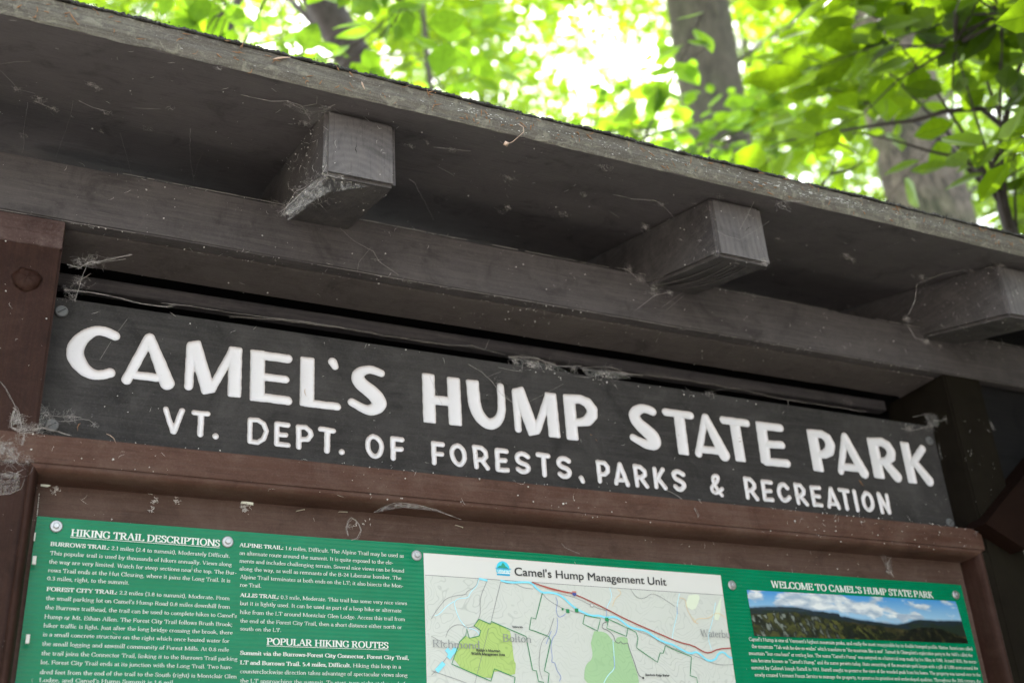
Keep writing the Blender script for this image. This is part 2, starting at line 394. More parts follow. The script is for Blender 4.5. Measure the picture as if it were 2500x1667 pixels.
# traced outlines in millimetres on the sign and poster planes; web points in metres
LETTERS=[["C",[["S",[[72.8,130.6,6.2],[61.5,135.2,6.3],[49.0,134.1,6.5],[37.7,124.0,8.2],[31.1,112.3,9.5],[30.3,100.6,10.1],[35.1,89.9,9.5],[44.7,79.9,7.7],[54.8,76.2,6.3],[64.5,78.0,6.2],[72.0,81.5,6.2]]]]],["A",[["S",[[112.6,134.0,6.3],[91.3,75.2,6.1]]],["S",[[113.1,133.9,6.7],[126.1,105.4,7.7],[138.2,77.4,8.9]]],["S",[[99.9,82.9,5.4],[125.3,82.9,5.4]]]]],["M",[["S",[[162.8,130.9,5.7],[163.7,77.0,5.5]]],["B",[165.4,138.6],[188.7,70.4],17.3,3.1],["S",[[191.8,78.5,5.4],[213.7,130.7,5.6]]],["B",[217.5,138.5],[219.3,69.7],17.1,2.7]]],["E",[["B",[245.5,138.4],[247.8,67.8],19.0,2.3],["S",[[242.3,131.7,6.1],[284.4,131.9,6.2]]],["S",[[250.0,102.3,5.2],[282.2,102.6,5.3]]],["S",[[244.3,74.3,6.0],[285.9,73.8,6.1]]]]],["L",[["B",[310.0,138.2],[310.9,69.1],19.1,2.7],["S",[[308.0,73.9,5.3],[350.1,74.1,5.4]]]]],["'",[["S",[[343.7,135.9,6.3],[347.0,130.0,4.7]]]]],["S",[["S",[[410.0,129.6,5.4],[400.4,132.5,6.1],[390.3,132.4,5.9],[380.7,127.0,7.4],[377.1,118.6,9.5],[382.3,109.9,9.7],[394.2,102.6,10.1],[403.7,94.5,10.5],[408.4,85.8,10.3],[402.2,77.2,8.4],[391.2,73.8,6.9],[380.4,78.0,5.9],[369.7,83.0,5.5]]]]],["H",[["B",[476.8,138.8],[477.1,67.0],18.4,2.4],["B",[513.5,138.4],[514.1,67.7],19.5,2.5],["S",[[479.2,101.0,6.8],[506.9,101.6,6.9]]]]],["U",[["B",[541.4,138.6],[543.1,102.6],19.2,2.8],["S",[[542.7,112.5,9.5],[544.1,97.8,9.4],[549.1,86.1,9.2],[557.4,78.0,8.7],[565.9,75.4,8.5],[576.2,80.9,7.3],[583.2,92.9,6.3],[584.5,110.5,6.1],[583.7,134.1,5.4]]]]],["M",[["S",[[606.8,128.6,6.2],[607.3,73.6,5.3]]],["B",[609.9,136.4],[632.4,67.9],19.4,2.9],["S",[[637.0,77.1,5.9],[658.0,129.1,6.1]]],["B",[661.4,135.6],[663.1,67.5],18.7,2.9]]],["P",[["B",[690.9,136.7],[691.3,67.0],19.3,3.0],["S",[[688.7,129.9,7.0],[709.1,131.7,7.3],[720.9,127.7,8.2],[727.1,118.0,9.2],[726.2,109.5,8.9],[718.2,99.8,8.0],[707.0,95.9,6.4],[694.8,94.4,6.1]]]]],["S",[["S",[[829.4,128.0,6.8],[820.5,130.9,7.1],[810.5,130.8,7.1],[799.7,124.3,8.7],[796.1,115.2,9.5],[803.0,105.0,10.0],[816.0,95.4,11.1],[825.6,87.4,11.7],[827.6,79.2,11.1],[820.3,73.8,8.0],[809.2,75.1,6.9],[799.8,79.0,6.2],[791.1,82.4,5.8]]]]],["T",[["S",[[852.4,130.0,6.2],[895.9,129.9,6.3]]],["B",[875.4,129.1],[875.3,65.0],19.1,2.7]]],["A",[["S",[[922.1,130.6,5.9],[901.5,70.0,6.3]]],["S",[[923.3,129.7,6.6],[935.0,101.4,8.8],[947.6,72.8,10.2]]],["S",[[907.4,77.6,6.0],[937.2,78.0,6.1]]]]],["T",[["S",[[954.8,129.8,6.4],[998.0,130.0,6.5]]],["B",[975.5,127.9],[976.4,65.0],19.2,2.8]]],["E",[["B",[1025.4,135.7],[1023.6,66.6],20.0,2.6],["S",[[1022.1,129.2,6.7],[1061.5,129.7,6.8]]],["S",[[1031.5,99.5,6.5],[1059.0,101.3,6.6]]],["S",[[1023.1,70.5,6.7],[1063.2,71.6,6.8]]]]],["P",[["B",[1123.5,134.7],[1122.9,64.4],20.9,2.7],["S",[[1122.6,128.5,6.7],[1142.6,128.7,7.2],[1152.9,123.1,8.7],[1156.1,112.2,9.6],[1151.9,102.1,9.2],[1141.7,95.4,7.6],[1123.0,92.4,6.3]]]]],["A",[["S",[[1189.1,130.1,6.9],[1167.2,69.3,6.0]]],["S",[[1189.6,128.8,7.4],[1200.5,100.1,9.1],[1214.0,71.9,10.0]]],["S",[[1174.2,77.6,6.7],[1208.0,78.3,6.8]]]]],["R",[["B",[1245.7,134.5],[1244.7,64.9],22.5,2.9],["S",[[1244.3,127.8,7.0],[1265.7,129.5,8.1],[1276.6,124.2,8.8],[1281.1,114.6,9.4],[1278.8,105.7,8.7],[1267.8,97.3,7.0],[1247.7,93.5,6.3]]],["S",[[1263.5,94.0,8.3],[1282.2,72.4,10.3]]]]],["K",[["B",[1314.3,135.5],[1313.5,63.4],19.2,3.0],["S",[[1351.9,127.5,7.0],[1323.0,98.8,6.8]]],["S",[[1330.7,97.4,7.8],[1350.4,72.0,9.9]]]]],["V",[["S",[[139.0,43.9,3.3],[149.3,16.2,3.2]]],["S",[[158.0,43.9,3.6],[150.6,16.0,3.5]]]]],["T",[["S",[[172.4,43.3,3.4],[188.5,43.5,3.4]]],["S",[[180.9,42.2,3.9],[181.3,16.2,3.8]]]]],[".",[["S",[[199.7,16.0,3.9],[199.8,15.9,3.9]]]]],["D",[["S",[[240.1,41.8,3.2],[240.9,13.9,3.2],[250.6,13.9,3.2],[257.6,19.1,3.2],[260.8,29.9,3.2],[256.8,39.4,3.2],[249.4,43.0,3.2],[240.1,42.7,3.2]]]]],["E",[["S",[[273.4,41.2,3.5],[274.0,14.7,3.4]]],["S",[[273.4,41.2,3.5],[287.4,40.9,3.5]]],["S",[[274.5,26.8,3.3],[284.9,27.7,3.4]]],["S",[[274.4,14.6,3.4],[288.2,14.5,3.4]]]]],["P",[["S",[[301.0,40.3,3.6],[301.9,13.4,3.6]]],["S",[[300.4,40.5,3.4],[309.5,40.7,3.4],[315.5,36.4,3.4],[317.0,30.9,3.4],[313.1,24.9,3.4],[303.5,23.8,3.4]]]]],["T",[["S",[[329.4,40.9,3.6],[345.7,40.2,3.6]]],["S",[[338.1,39.0,4.0],[338.0,12.6,4.0]]]]],[".",[["S",[[357.0,13.0,4.0],[357.1,12.9,4.0]]]]],["O",[["S",[[398.8,38.8,3.4],[404.4,37.5,3.4],[409.1,31.7,3.4],[410.2,23.3,3.4],[407.1,14.4,3.4],[401.5,11.3,3.4],[395.3,14.2,3.4],[391.1,22.9,3.4],[391.4,31.5,3.4],[394.5,37.0,3.4],[398.8,38.8,3.4]]]]],["F",[["S",[[425.0,38.7,3.8],[425.7,12.4,3.8]]],["S",[[424.8,39.0,3.6],[438.0,38.7,3.6]]],["S",[[425.8,25.0,3.6],[436.6,25.4,3.6]]]]],["F",[["S",[[481.6,38.5,3.7],[482.0,11.8,3.6]]],["S",[[481.6,38.8,3.7],[494.3,38.1,3.7]]],["S",[[482.4,24.3,3.4],[493.0,24.8,3.4]]]]],["O",[["S",[[515.5,39.4,3.5],[520.8,37.9,3.5],[525.1,31.3,3.5],[525.6,22.5,3.5],[522.0,15.1,3.5],[517.4,12.2,3.4],[511.6,15.4,3.4],[507.7,22.9,3.4],[507.2,31.6,3.5],[510.6,37.3,3.5],[515.5,39.4,3.5]]]]],["R",[["S",[[540.5,39.8,3.6],[542.0,12.5,3.6]]],["S",[[540.0,40.4,3.5],[550.0,39.9,3.5],[555.8,35.2,3.5],[556.7,28.2,3.5],[551.6,23.2,3.5],[543.1,22.6,3.5]]],["S",[[550.3,22.7,3.5],[558.3,12.1,3.5]]]]],["E",[["S",[[573.3,39.3,3.8],[573.2,11.9,3.8]]],["S",[[573.3,39.2,3.7],[587.2,39.2,3.7]]],["S",[[573.7,24.9,3.5],[584.9,25.8,3.6]]],["S",[[573.6,11.7,3.6],[587.4,12.2,3.7]]]]],["S",[["S",[[619.2,34.9,3.8],[611.9,38.9,3.7],[604.3,36.9,3.7],[601.8,30.4,3.7],[606.0,25.0,3.7],[615.9,23.4,3.7],[620.0,18.7,3.7],[615.8,13.1,3.7],[608.9,12.2,3.7],[603.1,15.4,3.7]]]]],["T",[["S",[[634.8,39.7,3.9],[650.2,39.2,3.9]]],["S",[[643.0,38.4,3.9],[642.9,11.5,3.9]]]]],["S",[["S",[[682.2,35.2,3.9],[675.4,38.9,3.8],[668.1,36.9,3.8],[665.0,31.0,3.8],[669.1,25.9,3.8],[678.6,23.9,3.8],[683.1,18.8,3.8],[678.3,12.3,3.8],[671.7,11.6,3.8],[666.6,15.1,3.8]]]]],[",",[["S",[[699.7,12.0,4.2],[701.6,7.9,3.6]]]]],["P",[["S",[[728.6,38.4,3.7],[729.0,10.7,3.6]]],["S",[[727.9,38.4,3.5],[738.6,38.5,3.6],[743.8,32.8,3.6],[743.1,26.5,3.5],[738.2,21.7,3.5],[728.7,20.7,3.5]]]]],["A",[["S",[[763.8,39.2,3.6],[755.1,10.2,3.5]]],["S",[[763.8,39.2,3.7],[773.9,9.5,3.7]]],["S",[[755.6,14.8,3.4],[769.9,15.8,3.4]]]]],["R",[["S",[[788.4,38.6,3.6],[789.3,10.4,3.6]]],["S",[[788.4,39.0,3.6],[797.3,38.3,3.6],[804.2,32.7,3.6],[804.3,27.7,3.6],[798.1,22.7,3.6],[789.8,22.5,3.6]]],["S",[[796.6,21.9,3.6],[805.5,10.3,3.6]]]]],["K",[["S",[[821.0,38.2,3.7],[820.9,10.9,3.6]]],["S",[[835.1,38.4,3.6],[824.8,24.7,3.5]]],["S",[[824.8,24.7,3.7],[836.2,10.7,3.7]]]]],["S",[["S",[[869.3,34.2,3.9],[862.0,38.3,3.9],[854.7,36.9,3.9],[852.0,31.2,3.9],[856.6,25.3,3.8],[865.6,23.3,3.9],[869.8,17.7,3.9],[863.8,11.0,3.8],[857.4,10.8,3.8],[853.3,14.6,3.8]]]]],["&",[["S",[[932.9,8.9,3.2],[926.2,17.3,3.2],[921.6,25.2,3.2],[920.3,30.8,3.3],[921.5,36.1,3.3],[926.0,38.5,3.3],[930.2,37.0,3.3],[929.6,31.8,3.3],[924.0,26.0,3.2],[917.1,20.3,3.2],[915.9,15.0,3.2],[920.7,10.6,3.2],[927.7,12.9,3.2],[934.8,18.7,3.3]]]]],["R",[["S",[[978.9,38.9,3.8],[979.0,9.6,3.7]]],["S",[[979.0,39.2,3.6],[988.0,38.8,3.6],[994.4,32.2,3.6],[993.9,26.9,3.6],[987.8,21.1,3.6],[978.7,20.9,3.6]]],["S",[[987.7,20.4,3.8],[995.9,8.8,3.8]]]]],["E",[["S",[[1010.7,37.4,3.8],[1010.0,9.5,3.8]]],["S",[[1010.7,37.4,3.7],[1025.7,37.2,3.7]]],["S",[[1010.9,22.6,3.5],[1023.1,23.5,3.5]]],["S",[[1010.3,9.5,3.6],[1024.1,9.8,3.7]]]]],["C",[["S",[[1055.5,31.4,3.9],[1049.4,37.5,3.9],[1041.7,34.1,3.9],[1037.9,25.1,3.8],[1039.2,16.0,3.8],[1045.5,10.0,3.8],[1053.1,13.3,3.8],[1056.4,16.5,3.9]]]]],["R",[["S",[[1071.7,38.7,3.8],[1072.2,9.5,3.7]]],["S",[[1071.6,38.5,3.6],[1081.0,37.8,3.6],[1086.4,31.0,3.6],[1085.3,25.8,3.6],[1079.0,21.0,3.6],[1071.2,21.3,3.6]]],["S",[[1078.7,19.6,3.7],[1088.3,8.5,3.7]]]]],["E",[["S",[[1102.3,36.9,3.8],[1101.9,9.1,3.8]]],["S",[[1102.3,36.9,3.7],[1117.4,37.5,3.7]]],["S",[[1101.7,23.0,3.6],[1114.3,23.5,3.7]]],["S",[[1102.0,9.5,3.6],[1116.1,9.6,3.6]]]]],["A",[["S",[[1139.4,37.9,3.7],[1130.6,8.6,3.7]]],["S",[[1139.7,38.0,3.9],[1149.7,8.3,3.8]]],["S",[[1131.8,13.7,3.5],[1146.5,14.0,3.5]]]]],["T",[["S",[[1156.6,38.2,3.7],[1173.0,37.7,3.8]]],["S",[[1165.2,37.0,3.9],[1165.2,8.3,3.9]]]]],["I",[["S",[[1185.9,38.2,3.9],[1186.1,8.1,3.9]]]]],["O",[["S",[[1209.2,37.6,3.8],[1216.4,36.2,3.8],[1219.7,26.9,3.8],[1218.7,17.3,3.8],[1212.5,10.6,3.8],[1205.7,10.0,3.8],[1200.6,18.4,3.8],[1201.5,30.1,3.8],[1209.2,37.6,3.8]]]]],["N",[["S",[[1234.8,38.3,3.9],[1235.7,8.9,3.8]]],["S",[[1235.5,38.0,3.9],[1249.7,9.4,3.8]]],["S",[[1251.7,37.8,3.7],[1250.3,9.7,3.7]]]]]]
MAPD={"lime":[[525.3,-194.7,540.3,-200.1,541.5,-196.9,566.1,-205.5,567.7,-213.4,569.1,-229.2,569.9,-243.3,572.4,-246.4,569.6,-262.7,542.6,-253.4,537.2,-268.0,487.2,-249.4,498.3,-223.0,506.6,-214.1,511.3,-218.3,524.3,-215.0,527.2,-210.2,525.7,-205.5,518.0,-203.0]],"sage":[[686.0,-202.4,703.2,-202.6,710.9,-211.4,715.2,-216.2,719.0,-207.8,735.5,-208.0,734.6,-215.6,738.3,-233.7,745.3,-256.4,745.4,-271.0,665.0,-272.5,667.6,-245.4,681.6,-236.9,679.7,-217.5]],"pale":[[837.6,-148.3,854.8,-145.7,854.6,-153.7,843.7,-170.1,830.2,-162.9],[890.9,-147.4,883.2,-180.7,872.8,-179.4,880.8,-163.1]],"bound":[[567.1,-274.3,569.6,-262.7,542.6,-253.4,537.2,-268.0,487.2,-249.4,498.3,-223.0,506.6,-215.7,508.3,-207.0,511.3,-218.3,524.3,-215.0,526.9,-208.6,518.0,-203.0,525.3,-194.7,540.3,-200.1,541.5,-196.6,588.0,-213.1,594.1,-253.6,599.4,-254.3,601.1,-266.7,608.2,-267.7,609.5,-273.5],[614.8,-157.8,603.1,-191.0,596.8,-189.4,593.1,-204.4,602.0,-206.5,619.8,-212.0,622.1,-217.0,610.1,-254.0,616.6,-257.0,613.1,-273.5],[673.7,-182.7,670.1,-193.9,690.8,-202.2,696.8,-186.1,673.7,-182.7],[708.8,-186.5,704.7,-197.9,733.1,-207.3,736.4,-197.1,721.9,-191.0,708.8,-186.5],[736.9,-196.7,748.1,-201.3,750.2,-208.3,746.6,-221.5,776.0,-238.9,781.6,-226.5,786.1,-227.2,791.3,-217.0,801.4,-220.9,829.5,-230.1,823.8,-254.6,833.6,-256.9,833.8,-269.3]],"river":[[557.1,-144.9,569.7,-147.0,586.2,-145.4,600.9,-144.8,606.0,-151.3,614.8,-157.5,624.2,-156.1,635.3,-157.2,644.4,-161.0,653.1,-168.9,662.0,-175.2,673.0,-179.7,684.1,-183.4,695.7,-182.0,705.1,-184.9,717.0,-182.4,726.4,-185.7,737.1,-194.5,750.6,-197.4,764.3,-198.5,777.1,-207.3,790.4,-212.8,802.2,-214.9,815.5,-221.3,829.0,-226.8,837.8,-223.1,845.4,-227.1,854.4,-235.3,867.2,-233.3,872.8,-224.6,881.7,-221.7,888.9,-229.2,895.5,-229.9],[527.7,-144.4,539.2,-146.1]],"lake":[[493.7,-230.9,488.5,-235.6,483.2,-242.7],[477.2,-248.2,467.7,-258.3],[481.0,-232.0,486.7,-238.0]],"brook":[[527.7,-144.9,524.6,-154.1,515.4,-161.9,512.5,-169.4,500.3,-170.0,493.2,-174.3,494.6,-183.0,499.3,-195.5,504.2,-201.6,509.2,-206.2],[493.2,-174.3,483.6,-180.4,473.1,-191.2,467.9,-193.0],[715.2,-145.3,717.8,-157.2,707.5,-171.3,706.0,-184.9],[823.2,-146.8,816.5,-164.4,816.1,-174.9,807.2,-194.3,803.2,-208.1],[879.8,-156.0,871.4,-181.2,859.6,-202.6,863.1,-219.7],[712.6,-213.0,712.2,-234.4,711.5,-249.1,699.2,-257.5,690.2,-272.0],[511.8,-206.0,521.2,-208.0,525.3,-213.4]],"stream":[[634.0,-161.5,636.3,-168.1,632.7,-178.2,635.6,-188.0,644.3,-184.3,646.4,-181.7],[633.7,-188.1,634.1,-194.6,631.1,-207.8,625.2,-212.9,621.5,-224.3,623.2,-237.0,620.9,-243.5,626.4,-243.3,627.4,-252.8,634.0,-260.5,629.9,-266.1],[624.0,-204.8,615.4,-221.3],[816.5,-164.4,816.1,-174.9],[707.5,-171.3,706.0,-184.9],[711.4,-232.8,711.2,-249.1]],"highway":[[600.9,-144.8,617.3,-149.0,641.3,-153.5,660.9,-155.9,706.3,-173.1,736.1,-186.1,799.2,-207.4,812.8,-212.0,834.8,-215.5,848.1,-222.8,858.1,-225.0,873.8,-218.5,895.6,-216.9]],"ramp":[[606.4,-146.2,624.5,-151.9,652.4,-155.8]],"road":[[558.9,-146.4,567.8,-148.4,576.9,-147.0,587.5,-152.3,602.2,-153.1],[635.4,-156.4,661.5,-160.1,685.4,-169.8,702.3,-175.0,712.0,-174.5],[539.2,-145.9,527.4,-168.6,528.2,-189.5,519.8,-201.0],[462.8,-197.1,468.0,-189.0,478.6,-175.9,483.9,-170.8,496.1,-167.0,509.2,-165.5,510.2,-161.4,523.7,-154.2,526.8,-145.0],[480.7,-218.2,484.3,-208.7,493.1,-202.9,501.6,-202.0,510.1,-206.1,518.8,-203.4],[558.1,-144.8,541.9,-195.3],[537.9,-205.0,514.7,-275.3],[480.4,-225.9,472.1,-222.3,462.2,-217.3],[461.2,-257.7,492.4,-266.7,505.6,-271.0],[746.9,-145.3,755.5,-157.0,767.6,-156.3,778.7,-148.8,790.5,-151.7,813.4,-164.5],[614.8,-157.8,623.3,-167.0,646.7,-177.5,674.7,-181.3],[606.7,-264.3,602.5,-248.7,608.3,-218.3,619.9,-209.9,629.0,-188.3],[750.2,-199.9,769.5,-204.2,791.9,-217.0,830.9,-227.5,850.5,-233.7,870.3,-240.0,896.1,-238.4],[481.6,-241.2,471.2,-253.6,461.0,-262.9]],"trail":[[705.5,-190.0,699.5,-191.9,697.8,-198.6,705.4,-200.0,714.3,-206.3,715.4,-214.6,720.9,-216.9,724.2,-213.4,726.6,-217.8,734.7,-214.7,735.0,-220.5,739.3,-233.6,741.4,-240.1,745.3,-256.4,751.8,-258.7]],"orange":[[726.9,-146.4,733.3,-151.2,721.6,-158.7,716.5,-169.2],[821.3,-152.7,831.6,-153.1,831.7,-167.2,838.2,-179.1,841.3,-186.0,846.6,-178.8,865.5,-178.8,879.9,-168.5,893.9,-176.7],[840.3,-179.0,843.4,-185.9,847.6,-185.7]],"pk":[[649.4,-178.8],[662.4,-177.3],[705.8,-186.9],[642.1,-176.9]],"shield":[[660.9,-155.9]],"marker":[[685.4,-169.8]],"hut":[[751.7,-259.2]]}
TEXTS=[["Camel's Hump Management Unit",577.5,-137.1,226.4,10.8,"sans","ink"],["Richmond",462.7,-230.5,62.1,8.6,"serif","grey"],["Bolton",555.1,-220.6,40.0,8.9,"serif","grey"],["Waterbu",847.6,-203.5,47.8,9.5,"serif","grey"],["Robbin's Mountain",519.2,-233.7,32.1,3.1,"sansb","ink"],["Wildlife Management Area",512.5,-238.0,44.6,3.1,"sansb","ink"],["Robbins Mtn",569.4,-203.3,14.7,2.4,"sansb","ink"],["Bamforth Ridge Shelter",755.0,-256.6,36.5,2.6,"sansb","ink"],["VERMONT",552.8,-135.6,18.5,3.7,"serifb","sign"],["HIKING TRAIL DESCRIPTIONS",48.0,-125.4,160.2,7.5,"serifb","white"],["*BURROWS TRAIL:* 2.1 miles (2.4 to summit), Moderately Difficult.",28.7,-137.7,191.5,4.2,"serif","white"],["This popular trail is used by thousands of hikers annually. Views along",29.4,-147.5,193.4,4.1,"serif","white"],["the way are very limited. Watch for steep sections near the top. The Bur-",29.4,-156.8,199.2,4.1,"serif","white"],["rows Trail ends at the Hut Clearing, where it joins the Long Trail. It is",29.7,-166.0,192.3,4.1,"serif","white"],["0.3 miles, right, to the summit.",29.7,-174.7,83.6,4.1,"serif","white"],["*FOREST CITY TRAIL:* 2.2 miles (3.8 to summit), Moderate. From",30.5,-186.0,191.8,4.0,"serif","white"],["the small parking lot on Camel's Hump Road 0.8 miles downhill from",31.0,-195.6,192.2,4.0,"serif","white"],["the Burrows trailhead, the trail can be used to complete hikes to Camel's",31.3,-205.3,199.8,4.0,"serif","white"],["Hump or Mt. Ethan Allen. The Forest City Trail follows Brush Brook;",31.5,-215.0,195.4,4.0,"serif","white"],["hiker traffic is light. Just after the long bridge crossing the brook, there",32.0,-224.0,195.4,3.9,"serif","white"],["is a small concrete structure on the right which once heated water for",32.4,-233.2,192.0,3.9,"serif","white"],["the small logging and sawmill community of Forest Mills. At 0.8 mile",32.7,-242.7,191.8,3.9,"serif","white"],["the trail joins the Connector Trail, linking it to the Burrows Trail parking",33.2,-252.3,201.0,3.9,"serif","white"],["lot. Forest City Trail ends at its junction with the Long Trail. Two hun-",33.4,-261.3,195.6,3.8,"serif","white"],["dred feet from the end of the trail to the South (right) is Montclair Glen",33.9,-271.1,200.4,3.8,"serif","white"],["Lodge, and Camel's Hump Summit is 1.6 mil",34.2,-279.0,132.9,3.8,"serif","white"],["*ALPINE TRAIL:* 1.6 miles, Difficult. The Alpine Trail may be used as",230.3,-124.0,199.4,4.3,"serif","white"],["an alternate route around the summit. It is quite exposed to the ele-",230.7,-133.4,185.3,4.3,"serif","white"],["ments and includes challenging terrain. Several nice views can be found",231.2,-142.5,198.7,4.2,"serif","white"],["along the way, as well as remnants of the B-24 Liberator bomber. The",231.6,-151.5,194.4,4.2,"serif","white"],["Alpine Trail terminates at both ends on the LT; it also bisects the Mon-",232.6,-160.9,195.8,4.2,"serif","white"],["roe Trail.",233.0,-170.0,24.4,4.2,"serif","white"],["*ALLIS TRAIL:* 0.3 mile, Moderate. This trail has some very nice views",233.6,-181.6,198.9,4.1,"serif","white"],["but it is lightly used. It can be used as part of a loop hike or alternate",234.0,-190.8,191.5,4.1,"serif","white"],["hike from the LT around Montclair Glen Lodge. Access this trail from",234.5,-200.7,195.4,4.1,"serif","white"],["the end of the Forest City Trail, then a short distance either north or",235.0,-210.3,190.8,4.1,"serif","white"],["south on the LT.",235.4,-219.1,46.5,4.0,"serif","white"],["POPULAR HIKING ROUTES",265.8,-233.6,142.9,7.1,"serifb","white"],["*Summit via the Burrows-Forest City Connector, Forest City Trail,*",236.7,-245.6,197.1,4.1,"serif","white"],["*LT and Burrows Trail. 5.4 miles, Difficult.* Hiking this loop in a",237.2,-256.0,186.5,4.1,"serif","white"],["counterclockwise direction takes advantage of spectacular views along",237.6,-265.4,194.1,4.1,"serif","white"],["the LT approaching the summit. To start, turn right at the end of",238.1,-275.4,190.6,4.0,"serif","white"],["WELCOME TO CAMEL'S HUMP STATE PARK",978.8,-129.9,301.8,9.4,"serifb","white"],["Camel's Hump is one of Vermont's highest mountain peaks, and easily the most recognizable by its double humped profile. Native Americans called",926.5,-205.9,409.6,4.8,"serif","white"],["the mountain \"Tah-wak-be-dee-ee-wadso\" which translates to \"the mountain like a seat\". Samuel de Champlain's exploration party in the 1600's called the",929.6,-215.4,403.5,4.8,"serif","white"],["mountain \"lion couchant\" or resting lion. The name \"Camel's Hump\" was assigned on a historical map made by Ira Allen in 1798. Around 1830, the moun-",923.0,-224.8,417.0,4.8,"serif","white"],["tain became known as \"Camel's Hump,\" and the name persists today. State ownership of the mountain park began with a gift of 1,000 acres around the",924.9,-234.2,413.6,4.7,"serif","white"],["summit by Colonel Joseph Battell in 1911. Battell sought to preserve the view of the wooded peak from his home. The property was turned over to the",923.6,-243.7,417.2,4.7,"serif","white"],["newly created Vermont Forest Service to manage the property, to preserve its primitive and undeveloped qualities. Throughout the 20th century, the",927.5,-253.2,410.7,4.7,"serif","white"]]
